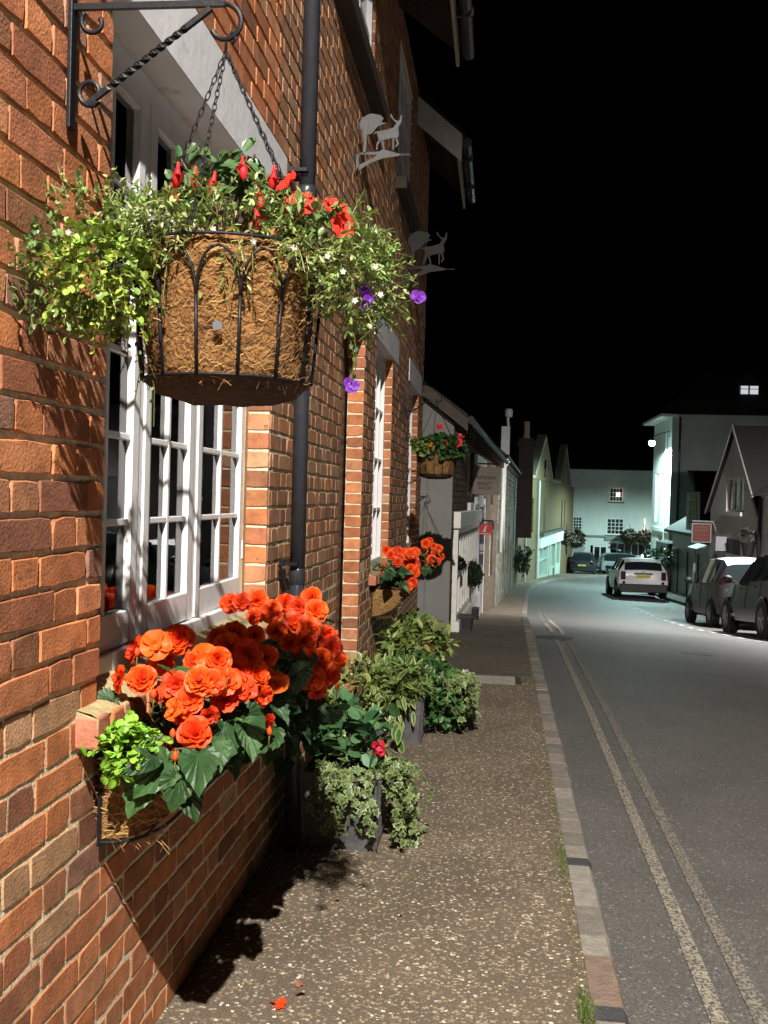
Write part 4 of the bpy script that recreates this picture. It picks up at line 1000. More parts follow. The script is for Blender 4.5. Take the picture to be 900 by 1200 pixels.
# ------------------------------------------------------------------ pots on the pavement
m_lead = mat('grey lead look plastic', (.085,.082,.085), rough=.5, var=.3, scale=22, bump=.25, bscale=50, var2=((.16,.155,.15), 14, .64))
m_soil = mat('potting soil', (.025,.018,.012), rough=1, var=.4, scale=60, bump=.8, bscale=90)
def planter(x0, x1, y0, y1, z0, h, label, lattice=True, mt=None, group=None):
    mt = mt or m_lead
    t = thing('planter', label, 'planter', ((x0+x1)/2, (y0+y1)/2, z0), group)
    cx, cy = (x0+x1)/2, (y0+y1)/2; a, b = (x1-x0)/2, (y1-y0)/2; k = .90
    g = MB()
    lv = [(k,0),(k*1.01,.015),(1.0,h-.03),(1.0,h-.001)]
    for s, z in lv: g.v += [(cx-a*s, cy-b*s, z0+z), (cx+a*s, cy-b*s, z0+z), (cx+a*s, cy+b*s, z0+z), (cx-a*s, cy+b*s, z0+z)]
    for i in range(len(lv)-1):
        for q in range(4): g.f.append((i*4+q, i*4+(q+1)%4, i*4+4+(q+1)%4, i*4+4+q)); g.c.append((1,1,1)); g.mi.append(0)
    bo = g.build('body', mt, t)
    r = MB()
    for ax in (0, 1):
        for s in (-1, 1):
            if ax == 0: r.box(cx-a-.008, cx+a+.008, cy+s*b-.011, cy+s*b+.011, z0+h-.028, z0+h)
            else: r.box(cx+s*a-.011, cx+s*a+.011, cy-b+.009, cy+b-.009, z0+h-.027, z0+h-.001)
    for sx in (-1, 1):
        for sy in (-1, 1): r.tube([(cx+sx*(a*k+.001), cy+sy*(b*k+.001), z0+.004), (cx+sx*a, cy+sy*b, z0+h-.02)], .010, 4)
    for sy in (-1, 1): r.box(cx-a*k, cx+a*k, cy+sy*(b*k+.004)-.007, cy+sy*(b*k+.004)+.007, z0+.0, z0+.028)
    for sx in (-1, 1): r.box(cx+sx*(a*k+.004)-.007, cx+sx*(a*k+.004)+.007, cy-b*k+.012, cy+b*k-.012, z0+.001, z0+.027)
    r.build('rim', mt, t)
    if lattice:
        L = MB()
        for face in range(4):
            U_, N_, hw, off = ((V((1,0,0)), V((0,-1,0)), a, b), (V((0,1,0)), V((1,0,0)), b, a), (V((1,0,0)), V((0,1,0)), a, b), (V((0,1,0)), V((-1,0,0)), b, a))[face]
            P = lambda u, zt: V((cx, cy, z0)) + U_*(u*hw*(k+(1-k)*zt)) + N_*(off*(k+(1-k)*zt)+.001) + V((0,0,.03+zt*(h-.06)))
            for i in range(-3, 4):
                for s in (1, -1):
                    u0_, z0_, u1_, z1_ = i*.5, 0, i*.5+s*1.1, 1
                    pts = []
                    for q in range(13):
                        u = u0_+(u1_-u0_)*q/12
                        if -0.94 <= u <= .94: pts.append(P(u, q/12))
                    if len(pts) > 1: L.tube(pts, .0035, 4)
        L.build('lattice', mt, bo)
    s = MB(); s.box(cx-a+.01, cx+a-.01, cy-b+.01, cy+b-.01, z0+h-.09, z0+h-.045); s.build('soil', m_soil, t)
    return t
pz_ = pz
planter(-.775, -.445, 4.10, 4.42, pz(4.2), .315, 'square grey lattice planter nearest the viewpoint, trailing ivy over its front', group='square lattice planters along the brick house')
planter(-.735, -.405, 5.97, 6.30, pz(6.1), .30, 'square grey lattice planter between the other two, pale corner showing beside its ivy', group='square lattice planters along the brick house')
planter(-.80, -.50, 7.35, 7.66, pz(7.5), .28, 'square grey lattice planter furthest up the pavement, under the second trough', group='square lattice planters along the brick house')
rp = random.Random(77)
IVY = [(.07,.13,.04), (.10,.16,.055), (.05,.10,.03), (.14,.20,.075)]
PALE = (.25,.31,.13)
t = thing('ivy', 'variegated ivy trailing down the nearest lattice planter', 'ivy', (-.55,4.15,.3))
g = MB()
def ivyfall(g, n, x0, x1, y0, y1, zt, zmin, r, out=(0,-1), size=.034):
    for _ in range(n):
        p = V((r.uniform(x0, x1), r.uniform(y0, y1), zt)); L = r.uniform(.08, zt-zmin); q = [p]
        e = V((out[0]*r.uniform(.02,.09), out[1]*r.uniform(.02,.09), 0))
        q += [p+e+V((r.uniform(-.02,.02), 0, .01)), p+e*1.4+V((r.uniform(-.04,.04), r.uniform(-.01,.01), -L*.5)), p+e*1.3+V((r.uniform(-.07,.07), r.uniform(-.02,.02), -L))]
        strand(g, q, 'ivy', size, IVY, step=.026, r=r, edge=PALE)
ivyfall(g, 22, -.68, -.45, 4.08, 4.14, .32, .05, rp)
ivyfall(g, 15, -.46, -.43, 4.08, 4.40, .32, .03, rp, out=(1.4,-.5))
for _ in range(11):    # runners on the paving
    p = V((-.43, rp.uniform(4.1,4.5), .25)); q = V((rp.uniform(-.40,-.28), p.y+rp.uniform(-.15,.25), .02)); strand(g, [p, p.lerp(q,.5)+V((.04,0,.02)), q, q+V((rp.uniform(.0,.08), rp.uniform(-.1,.1), 0))], 'ivy', .034, IVY, step=.03, r=rp, edge=PALE)
sprigs(g, 45, (-.57,4.22,.35), (.16,.16,.06), 'ivy', .036, IVY, nl=5, stem=.08, out=.8, drop=.3, r=rp, edge=PALE)
g.build('foliage', m_leaf, t)
t = thing('geranium', 'round leaved geranium with two pink red flower heads in the nearest lattice planter', 'plant', (-.6,4.3,.3))
g = MB(); sprigs(g, 70, (-.63,4.28,.43), (.17,.18,.09), 'round', .058, [(.06,.15,.06), (.08,.18,.075), (.045,.12,.045)], nl=3, stem=.10, out=.6, drop=-.1, r=rp, wid=1.05, fold=-.1)
for px, py in ((443,877),(387,835)): p = at(px, py, 4.15 if px > 400 else 4.35); g.tube([V((-.6,4.3,.40)), p-V((0,0,.05)), p], .0025, 5, col=(.10,.16,.05))
g.build('foliage', m_leaf, t)
for px, py, Y in ((443,877,4.15), (387,835,4.35)):
    fb = MB(); p = at(px, py, Y)
    for k in range(26 if px > 400 else 14): leaf(fb, 'round', p+rdir(rp)*.021, rdir(rp), TOCAM(p)+rdir(rp)*.6, .022, (.68,.03,.07), droop=.1)
    fb.build('flower_head', m_petal, t)
t = thing('euonymus', 'yellow edged evergreen shrub behind the nearest lattice planter by the brick wall', 'shrub', (-.72,5.1,.1))
g = MB(); sprigs(g, 55, at(405,812,5.05), (.14,.25,.10), 'oval', .05, [(.10,.17,.045), (.14,.2,.06), (.20,.25,.08)], nl=6, stem=.12, out=.7, drop=0, r=rp, edge=(.28,.32,.10), xmin=WX+.03)
for k in range(7): g.tube([(-.72+rp.uniform(-.06,.06), 5.1+rp.uniform(-.1,.1), 0), at(405+rp.uniform(-25,25), 815+rp.uniform(-20,10), 5.05)], .006, 5, col=(.10,.07,.04))
g.build('foliage', m_leaf, t)
t = thing('variegated_plant', 'cream striped long leaved plant crowding the middle lattice planter', 'plant', (-.6,6.0,.3))
g = MB(); sprigs(g, 130, (-.60,6.03,.33), (.165,.18,.065), 'long', .085, [(.10,.18,.05), (.15,.23,.07), (.07,.14,.04)], nl=7, stem=.09, out=.8, drop=.1, r=rp, edge=(.27,.34,.10), wid=1.5)
p = at(463,855,5.8)
for k in range(5): leaf(g, 'oval', p+rdir(rp)*.05, V((rp.uniform(-.3,.4), -.5, -.8)), V((0,-1,.4)), .11, (.06,.15,.045), edge=(.24,.30,.09), wid=.6)
for k in range(40): leaf(g, 'long', V((rp.uniform(-.74,-.44), 5.95, rp.uniform(.14,.33))), V((rp.uniform(-.5,.5), -.5, -.7)), V((0,-1,.4)), .10, jitcol((.08,.16,.05), .3, rp), edge=(.26,.32,.10), wid=1.5)
g.build('foliage', m_leaf, t)
t = thing('ivy', 'plain green ivy tumbling from the middle lattice planter on the kerb side', 'ivy', (-.4,6.3,.3))
g = MB(); GI = [(.055,.14,.04), (.08,.18,.05), (.11,.22,.07), (.04,.11,.03)]
sprigs(g, 220, (-.33,6.45,.23), (.13,.25,.13), 'oval', .045, GI, nl=5, stem=.10, out=.7, drop=.4, r=rp)
sprigs(g, 110, (-.48,6.72,.25), (.19,.24,.11), 'ivy', .05, GI, nl=5, stem=.10, out=.7, drop=.2, r=rp)
ivyfall(g, 26, -.40, -.2, 6.2, 6.6, .32, .02, rp, out=(1.2,-.6), size=.045); g.build('foliage', m_leaf, t)
t = thing('hebe', 'pale green bushy plant with red stems in the furthest lattice planter', 'plant', (-.6,7.5,.3))
g = MB(); sprigs(g, 110, (-.57,7.45,.37), (.21,.2,.10), 'long', .085, [(.22,.30,.08), (.30,.36,.12), (.16,.24,.06)], nl=7, stem=.11, out=.8, drop=-.1, r=rp, wid=2.0)
for k in range(14): g.tube([(-.6+rp.uniform(-.1,.1), 7.45, .27), (-.58+rp.uniform(-.2,.2), 7.4+rp.uniform(-.1,.1), .38)], .005, 5, col=(.22,.05,.03))
g.build('foliage', m_leaf, t)
# a little moss and grass at the back of the kerb
g = MB()
for _ in range(900):
    y = rp.choice((rp.gauss(2.92,.06), rp.gauss(4.15,.10), rp.uniform(2.7,5.4), rp.uniform(2.7,7))); x = kx(y)-.118+rp.gauss(0,.012); p = V((x, y, pz(y)-.002)); h = rp.uniform(.006,.024)*(1.5 if y < 3.05 else 1)
    d = V((rp.uniform(-.6,.6), rp.uniform(-.6,.6), 1)).normalized(); s = V((rp.uniform(-1,1), rp.uniform(-1,1), 0)).normalized()*.0022
    g.add([p-s, p+s, p+d*h], [(0,1,2)], col=jitcol((.10,.15,.03), .4, rp))
o = g.build('kerb_moss', m_leaf); struct(o, 'stuff')
# fallen petals and a leaf on the pavement
def litter(px, py, col, s, label, name='fallen_petal', cat='petal', shape='round', n=3):
    p = ong(px, py, .004, False); g = MB()
    for k in range(n):
        q = p + V((rp.uniform(-.02,.02), rp.uniform(-.02,.02), .006)); leaf(g, shape, q, V((rp.uniform(-1,1), rp.uniform(-1,1), .15)), V((0,0,1))+rdir(rp)*.3, s*rp.uniform(.7,1.1), jitcol(col,.15,rp), droop=-.5, fold=-.3)
    o = g.build(name, m_petal, loc=p); tag(o, label, cat)
litter(329,1180,(.75,.06,.01),.030,'bright orange fallen begonia petals on the pavement near the bottom edge')
litter(348,1160,(.28,.12,.08),.03,'brown withered petal on the pavement just beyond the orange ones', n=2)
litter(473,1073,(.5,.45,.08),.035,'small yellow fallen leaf in the middle of the pavement','fallen_leaf','leaf','lance',1)
litter(402,1053,(.5,.38,.10),.04,'tan curled leaf in the shade on the pavement below the near planter','fallen_leaf','leaf','lance',1)

# ------------------------------------------------------------------ cut metal animal signs on the wall
m_steel = mat('bare grey steel', (.055,.055,.06), rough=.6, metal=.0, var=.4, scale=25, bump=.3, bscale=60, var2=((.07,.035,.018), 16, .60))
def goat_sign(Y, sc, label, m_steel=m_steel):
    t = thing('animal_sign', label, 'sign', (WX, Y, 3.4), 'cut steel animal signs on the brick house')
    P = lambda px, py: V((WX+.0 + (px-333)/6.0*Y/1190*sc, Y, (3.34 + (1105-py)/6.0*Y/1190*sc)))
    D = (0, .006, 0)
    g = MB()
    g.prism([P(*q) for q in ((333,1105),(333,985),(352,985),(352,1062))], D); g.prism([P(*q) for q in ((352,985),(352,975),(500,965),(520,950),(640,985),(520,985),(470,1000),(480,990))], D)
    g.prism([P(*q) for q in ((352,1062),(352,1098),(430,1050),(520,1015),(640,998),(640,985),(520,985),(470,1000))], D); g.tube([P(640,992), P(716,992)], .006, 6)
    g.build('bracket_plate', m_steel, t)
    g = MB(); g.prism([P(*q) for q in ((378,978),(384,900),(372,820),(352,800),(350,760),(372,728),(410,705),(440,700),(500,712),(522,735),(505,760),(538,768),(480,790),(440,840),(405,850),(400,980))], D)
    g.build('tree_shape', m_steel, t)
    g = MB()
    g.prism([P(*q) for q in ((478,845),(492,822),(540,815),(592,800),(612,768),(596,752),(566,722),(574,702),(590,735),(612,752),(632,752),(642,712),(650,712),(648,760),(640,775),(626,800),(632,850),(622,880),(590,872),(530,885),(505,900),(490,890))], D)
    for q in (((488,885),(505,892),(486,920),(482,955),(472,955),(474,915)), ((508,892),(522,886),(536,955),(526,955)), ((586,870),(600,870),(600,955),(590,955)), ((606,874),(622,874),(634,915),(612,940),(608,930),(620,912)), ((480,845),(470,835),(452,850),(462,828),(490,822))): g.prism([P(*z) for z in q], D)
    g.build('goat_shape', m_steel, t)
    return t
goat_sign(5.88, 1.0, 'grey cut steel goat under a tree on a wall bracket, the nearer and larger one')
g2 = goat_sign(8.98, .92, 'dark grey cut steel animal sign further along the wall, above the second basket', mat('dark rust patched steel', (.022,.021,.021), rough=.7, var=.4, scale=20, var2=((.035,.018,.010), 14, .58)))  # base steel darker than on the nearer sign, with rust patches

# ------------------------------------------------------------------ the low shop cottage beyond the brick house
SX = lambda Y: fx(Y)
dirS = V((fx(30)-fx(12), 18, 0)).normalized(); nS = V((dirS.y, -dirS.x, 0))     # facade direction and its outward normal
OS = V((fx(11.7), 11.7, 0))
PS = lambda u, z, n=0: OS + dirS*u + nS*n + V((0,0,z))
def on_shop(px, py, n=0):     # where this line of sight meets the row's front
    d = ray(px, py); o = OS + nS*n; t = (o-CAM).dot(nS)/d.dot(nS); p = CAM + d*t; return (p-OS).dot(dirS), p.z
cott = thing('shop_cottage', 'low old shop with grey end wall, brown front and white shop window', 'shop', (-2, 16, -.3))
g = MB(); g.prism([(-3.6,11.7,-.5), (fx(11.7),11.7,-.5), (fx(11.7),11.7,2.32), (fx(11.7)-.35,11.7,2.62), (-3.6,11.7,4.6)], (0,.12,0)); g.build('end_wall', m_greyrender, cott)
g = MB(); g.tube([(-.80,11.66,-.2), (-.80,11.66,2.2)], .012, 6); g.box(-.83,-.77,11.64,11.69,-.15,-.03); g.build('conduit', m_greyrender, cott)

m_brown = mat('brown weathered brick', (1,1,1), rough=.9, var=.3, scale=22, bump=.5, bscale=60, attr=True, spec=.2)
m_stone = mat('green grey rubble stone', (1,1,1), rough=.9, var=.4, scale=9, bump=.9, bscale=22, attr=True, spec=.2)
m_offwhite = mat('cream shop paint', (.74,.73,.69), rough=.45, var=.12, scale=6, var2=((.42,.40,.35), 9, .64))
m_blue = mat('blue shop door paint', (.018,.03,.14), rough=.4, var=.2)
m_black = mat('black plastic', (.012,.012,.013), rough=.5, var=.2)
Zs = V((0,0,1))
# front: brown brick with holes for the shop window and the door
hs = [(.30, 4.45, -.35, 1.12), (4.80, 6.75, -1.2, 1.48), (9.2, 10.6, -.2, 1.0), (8.9, 10.0, 1.35, 2.1), (2.4, 3.5, 1.5, 2.15)]
b = MB(); brick_run(b, OS, dirS, nS, 0.0, 12.4, -1.4, 2.35, hs, pal=lambda r: tuple(.6*c for c in pal_dull(r)), rng=random.Random(8), st=.22, hd=.10)
b.build('front_wall', m_brown, cott)
g = MB(); holed_wall(g, OS, dirS, nS, 0, 12.4, -1.6, 2.4, hs, depth=.15); g.build('mortar', mat('grey brown mortar', (.11,.09,.07), rough=.95, var=.3, scale=20), cott)
zf = lambda u: pz(OS.y+u*dirS.y)
# slanting shop window: white frame with mullions over a white stall riser
sw = window(cott, OS, dirS, nS, .31, 4.44, .0, 1.10, .06, m_offwhite, m_darkglass, cols=9, rows=2, fw=.07, bw=.05, th=.1, name='shop_window')
g = MB(); g.obox(OS, dirS, nS, .31, 4.44, -.5, -.002, -.1, .10); g.obox(OS, dirS, nS, .25, 4.5, 1.102, 1.30, -.05, .09); g.build('stall_riser', m_offwhite, sw, bevel=.01)
g = MB(); g.obox(OS, dirS, nS, 4.86, 5.02, -.9, 1.47, -.1, .03); g.obox(OS, dirS, nS, 6.5, 6.7, -.9, 1.47, -.1, .03); g.obox(OS, dirS, nS, 5.02, 6.5, 1.36, 1.47, -.1, .03); dfr = g.build('door', m_offwhite, cott)
g = MB(); g.obox(OS, dirS, nS, 5.03, 6.49, -1.0, 1.35, -.10, -.04); 
g.build('door_leaf', m_blue, dfr)
g = MB(); g.obox(OS, dirS, nS, 5.6, 6.7, 1.50, 1.9, .0, .05); g.build('upper_panel', m_blue, cott)
for q in ((9.2,10.6,-.2,1.0), (8.9,10.0,1.35,2.1), (2.4,3.5,1.5,2.15)): window(cott, OS, dirS, nS, q[0]+.01, q[1]-.01, q[2]+.01, q[3]-.01, -.05, m_offwhite, m_darkglass, cols=2, rows=2)
def row_roof(par, u0, u1, ze, run, rise, name='roof'):
    g = MB(); g.prism([PS(u0, ze, .15), PS(u0, ze+.10, .16), PS(u0, ze+rise+.1, -run), PS(u0, ze+rise-.05, -run)], dirS*(u1-u0)); 
    g.prism([PS(u0, ze+rise+.1, -run), PS(u0, ze+rise-.05, -run), PS(u0, ze-.3, -2*run)], dirS*(u1-u0)); ro = g.build(name, m_slate, par)
    g = MB(); g.tube([PS(u0-.05, ze+.03, .20), PS(u1, ze+.02, .20)], .045, 8); g.build('gutter', m_iron, par)
    k = u0+.2
    while k < u1:
        g = MB(); g.obox(OS, dirS, nS, k, k+.07, ze-.12, ze-.01, 0, .14); k += .6; g.build('rafter_end', m_darkwood, par)
    return ro
row_roof(cott, -.1, 12.4, 2.32, 2.6, 2.0)
g = MB(); g.prism([PS(-.12, 2.22, .17), PS(-.12, 2.36, .17), PS(-.12, 4.45, -2.5), PS(-.12, 4.25, -2.5)], -dirS*.05); g.build('barge_board', m_darkwood, cott)
st = thing('stone_cottage', 'grey green rubble stone house with pale forked downpipes, before the yellow gables', 'house', (-2, 38, -1))
hs = [(4.5+12.4, 5.6+12.4, -.6, .7), (9+12.4, 10+12.4, -.9, .6), (15+12.4, 16+12.4, -1.2, .4), (20.5+12.4, 21.6+12.4, -2.4, -.2), (6+12.4, 7+12.4, 1.3, 2.1), (13+12.4, 14+12.4, 1.3, 2.1), (22+12.4, 23+12.4, 1.2, 2.1), (12+12.4, 13+12.4, -2.2, -.0)]
g = MB(); r_ = random.Random(2)
def pal_stone(r):
    q = [(.23,.235,.18), (.28,.27,.21), (.20,.21,.165), (.31,.30,.25)][r.randrange(4)]; k = r.uniform(.7,1.1); return tuple(c*k for c in q)
brick_run(g, OS, dirS, nS, 12.41, 30.6, -2.6, 2.45, hs, c=.16, st=.42, hd=.25, j=.02, pal=pal_stone, proud=.02, rng=r_); g.build('front_wall', m_stone, st)
g = MB(); holed_wall(g, OS, dirS, nS, 12.41, 30.6, -3.2, 2.5, hs, depth=.2); g.quad(PS(30.6,-3.2), PS(30.6,-3.2,-5), PS(30.6,2.5,-5), PS(30.6,2.5)); g.build('mortar', mat('grey brown mortar', (.20,.165,.12)), st)
for q in hs: window(st, OS, dirS, nS, q[0]+.01, q[1]-.01, q[2]+.01, q[3]-.01, -.10, m_offwhite, m_darkglass, cols=2, rows=3, fw=.06)
row_roof(st, 12.4, 30.7, 2.46, 2.8, 2.3)
m_pgreen = mat('pale painted iron', (.50,.53,.50), rough=.5, var=.1)
for a_, b_, c_ in ((12.9, 13.1, 12.65), (14.2, 14.0, 14.5)):
    g = MB(); g.tube([PS(a_, 2.46, .18), PS(a_, 2.3, .08), PS(b_, 1.3, .08), PS(c_, .2, .08)], .05, 8); g.build('downpipe', m_pgreen, st, smooth=True)
g = MB(); g.tube([PS(30.2, 2.46, .18), PS(30.2, 2.3, .08), PS(30.2, -2.5, .08)], .055, 8); g.build('downpipe', m_pgreen, st, smooth=True)
# flue with a pale cowl, and chimneys behind the ridge
def chimney(px, py_top, py_bot, wpx, Y, pots, par, name='chimney', mt=None):
    a, b = at(px, py_top, Y), at(px, py_bot, Y); w = wpx*Y/1190/2
    g = MB(); g.box(a.x-w, a.x+w, Y-w, Y+w, b.z-3, a.z); g.box(a.x-w-.06, a.x+w+.06, Y-w-.06, Y+w+.06, a.z-.25, a.z-.1); c = g.build(name, mt or mat('sooty chimney brick', (.035,.026,.020), rough=.9, var=.4), par)
    for dx in pots: 
        q = MB(); q.lathe([(.13,-.0),(.15,.08),(.12,.14),(.11,.62),(.13,.66),(.10,.66)], (a.x+dx, Y, a.z), 12); q.build('chimney_pot', mat('buff clay pot', (.34,.26,.19), rough=.8), c)
    return c
chimney(617, 514, 540, 17, 40, (0,), st)
t0, b0 = at(596, 482, 36), at(592, 528, 36)
g = MB(); g.box(b0.x-.15, b0.x+.15, 35.85, 36.15, b0.z-1.5, at(595,500,36).z); fl = g.build('chimney', mat('pale flue render', (.75,.78,.75), rough=.8, var=.2), st)
g = MB(); g.tube([at(596,502,36), at(595,492,36), at(596,486,36)], .05, 8); g.lathe([(.10,0),(.14,.03),(.14,.26),(.10,.30),(0,.3)], at(596,489,36), 12); g.build('cowl', mat('white cowl', (.75,.78,.75), rough=.4), fl)
# shop signs
m_signbrown = mat('faded brown sign board', (.30,.25,.22), rough=.7, var=.12, scale=5)
m_sgold = mat('dark lettering', (.012,.008,.008), rough=.7)
def hanging_sign(name, label, Y, x0, x1, z0, z1, mt, arm=True, wallx=None):
    t = thing(name, label, 'sign', (x0, Y, z0)); g = MB(); g.box(x0, x1, Y, Y+.03, z0, z1); b = g.build('board', mt, t, bevel=.004)
    if arm:
        wx_ = fx(Y) if wallx is None else wallx
        g = MB(); g.tube([(wx_, Y+.015, z1+.05), ((x1 if wallx is None or wallx < x0 else x0)+.0, Y+.015, z1+.05)], .012, 6)
        for x in (x0+.06, x1-.06): g.tube([(x, Y+.015, z1+.05), (x, Y+.015, z1-.005)], .005, 5)
        g.build('arm', m_iron, t)
    return t, b
Y = 15.2; a, b = at(552, 547, Y), at(585.5, 580, Y)
t, bd = hanging_sign('hanging_sign', 'brown hanging board lettered Ashavan Beauty Salon, projecting from the old shop', Y, a.x, b.x, b.z, a.z, m_signbrown)
cx = (a.x+b.x)/2; h = a.z-b.z
text_part('Ashavan', bd, (cx, Y-.003, b.z+h*.56), (1,0,0), (0,0,1), .096, m_sgold)
text_part('BEAUTY', bd, (cx, Y-.003, b.z+h*.35), (1,0,0), (0,0,1), .062, m_sgold); text_part('SALON', bd, (cx, Y-.003, b.z+h*.19), (1,0,0), (0,0,1), .062, m_sgold)
m_red = mat('red sign enamel', (.62,.035,.02), rough=.45, var=.06)
m_wsign = mat('white sign enamel', (.80,.80,.78), rough=.5, var=.05)
Y = 16.2; a, b = at(558, 613.5, Y), at(577, 627, Y)
t, bd = hanging_sign('hanging_sign', 'small orange red hanging sign with a white curved mark beside the blue door', Y, a.x, b.x, b.z, a.z, m_red)
w = b.x-a.x; h = a.z-b.z; g = MB()
g.prism([(a.x+w*q[0], Y-.002, b.z+h*q[1]) for q in ((.46,.27),(.60,.27),(.585,.50),(.61,.70),(.68,.90),(.56,.78),(.50,.60),(.49,.45),(.38,.28))], (0,-.004,0)); g.build('emblem', m_wsign, bd)
g = MB(); x = .12
g.box(a.x+w*.1, a.x+w*.9, Y-.005, Y-.001, b.z+h*.08, b.z+h*.14)
g.build('lettering', m_wsign, bd)
Y = 17.2; c = at(577.5, 618, Y); g = MB()
ringp = [c+V((math.cos(k*math.pi/12)*.10, 0, math.sin(k*math.pi/12)*.10)) for k in range(25)]; g.tube(ringp, .012, 6); g.tube([c+V((-.10,0,0)), V((fx(Y), Y, c.z))], .01, 5); g.lathe([(0,.01),(.085,.01),(.085,-.01),(0,-.01)], c, 20, axis='y', col=(1,1,1))
t = g.build('ring_sign', mat('grey white sign ring', (.50,.50,.48), rough=.5), loc=c); tag(t, 'round pale ringed sign projecting just behind the red sign', 'sign')
def flat_sign(name, label, px0, px1, py0, py1, mt, n=.04, group=None):
    u0, z1 = on_shop(px0, (py0+py1)/2 if False else py0, n); u1, _ = on_shop(px1, py0, n); _, z0 = on_shop((px0+px1)/2, py1, n); _, z1 = on_shop((px0+px1)/2, py0, n)
    g = MB(); g.obox(OS, dirS, nS, u0, u1, z0, z1, .02, n+.03); o = g.build(name, mt, loc=PS((u0+u1)/2, z0), bevel=.004); return tag(o, label, 'sign', group), u0, u1, z0, z1
o, u0, u1, z0, z1 = flat_sign('wall_sign', 'tall thin white board fixed flat on the old shop above its window', 549.5, 553, 589, 612, m_wsign)
o, u0, u1, z0, z1 = flat_sign('wall_sign', 'white notice with a dark panel on the old shop left of the blue door', 554.5, 559.5, 591, 608, m_wsign)
g = MB(); g.obox(OS, dirS, nS, u0+.15*(u1-u0), u1-.15*(u1-u0), z0+.3*(z1-z0), z0+.75*(z1-z0), .071, .076); g.build('dark_panel', mat('sign grey', (.14,.13,.12), rough=.6), o)
o, u0, u1, z0, z1 = flat_sign('wall_sign', 'white board under the hanging salon sign on the old shop', 557.5, 565, 580, 594, m_wsign)
o, u0, u1, z0, z1 = flat_sign('wall_sign', 'white board high under the eaves of the old shop, above the salon sign', 557.5, 569, 536, 547, m_wsign)
# pots and plants along the shop front
m_potblack = mat('black glazed planter', (.022,.021,.022), rough=.45, var=.2)
def pot_at(px, py, w, h, label, d=None, mt=None, grp='dark planters outside the old shop'):
    p = ong(px, py, 0, False); d = d or w
    return planter(p.x-w/2, p.x+w/2, p.y, p.y+d, pz(p.y)-.01, h, label, False, mt or m_potblack, grp), p
tp, p1_ = pot_at(541, 739.5, .25, .19, 'low black square planter nearest the grey end wall')
tp, p2_ = pot_at(553.5, 726, .16, .17, 'low black square planter holding the clipped ball tree')
t = thing('topiary_tree', 'small dark clipped ball tree on a bare stem outside the white shop window', 'tree', (p2_.x, p2_.y+.08, pz(p2_.y)+.1))
c = at(551, 673, p2_.y+.08); g = MB(); g.tube([(p2_.x-.02, p2_.y+.08, pz(p2_.y)+.12), c+V((-.02,0,0))], .010, 6); g.build('trunk', mat('thin bark', (.10,.075,.05), rough=.9), t)
rt = random.Random(3); g = MB(); sprigs(g, 420, c, (.16,.16,.16), 'oval', .038, [(.035,.065,.024), (.05,.09,.03), (.025,.05,.02)], nl=5, stem=.03, out=1, drop=0, r=rt, surf=.7); g.build('crown', m_leaf, t)
tp, p3_ = pot_at(560, 708, .21, .36, 'tall dark grey square planter beyond the ball tree')
t = thing('shrub', 'loose grey green shrub in the tall planter beside the blue door', 'shrub', (p3_.x, p3_.y, pz(p3_.y)+.35)); g = MB()
sprigs(g, 190, at(568, 678, p3_.y+.1), (.20,.22,.14), 'lance', .06, [(.12,.17,.07), (.16,.2,.09)], nl=6, stem=.09, out=.7, drop=0, r=rt); g.build('foliage', m_leaf, t)
tp, p4_ = pot_at(572, 701, .20, .27, 'dark blue black planter furthest along the old shop', mt=mat('ink blue glaze', (.012,.014,.035), rough=.3))
t = thing('olive_tree', 'thin grey green small tree against the stone wall past the red sign', 'tree', (p4_.x+.1, p4_.y+1.2, pz(p4_.y)))
c = at(583, 645, p4_.y+1.2); g = MB()
for k in range(9): g.tube([(p4_.x+.1, p4_.y+1.2, pz(p4_.y)), c+V((rt.uniform(-.05,.05), 0, -.25)), c+V((rt.uniform(-.22,.25), rt.uniform(-.2,.2), rt.uniform(-.1,.35)))], .008, 5)
g.build('trunk', mat('thin bark', (.10,.075,.05), rough=.9), t); g = MB(); sprigs(g, 320, c, (.22,.28,.30), 'lance', .055, [(.16,.20,.11), (.20,.23,.14), (.12,.16,.08)], nl=6, stem=.12, out=.6, drop=.2, r=rt, surf=.3); g.build('crown', m_leaf, t)
t = thing('hanging_plant', 'small black looking hanging plant ball in front of the white shop window', 'plant', at(537,660,12.3)); g = MB()
sprigs(g, 160, at(537,660,12.3), (.075,.075,.06), 'oval', .03, [(.012,.02,.010), (.02,.03,.014)], nl=5, stem=.03, out=.9, drop=.3, r=rt, surf=.7); g.build('foliage', m_leaf, t)
g = MB(); p = at(537,655,12.3); g.tube([p, p+V((0,0,.30)), V((fx(12.3)+.02, 12.3, p.z+.32))], .006, 5); g.build('wire', m_iron, t)
t = thing('climber', 'dark green climbing shrub against the last corner of the stone house', 'shrub', PS(29.5, -2.2)); g = MB()
for px, py in ((614,648),(610,657),(612,662)): sprigs(g, 70, at(px, py, 41), (.28,.3,.25), 'oval', .10, [(.025,.055,.022), (.04,.08,.03)], nl=5, stem=.12, out=.8, r=rt)
g.build('foliage', m_leaf, t)
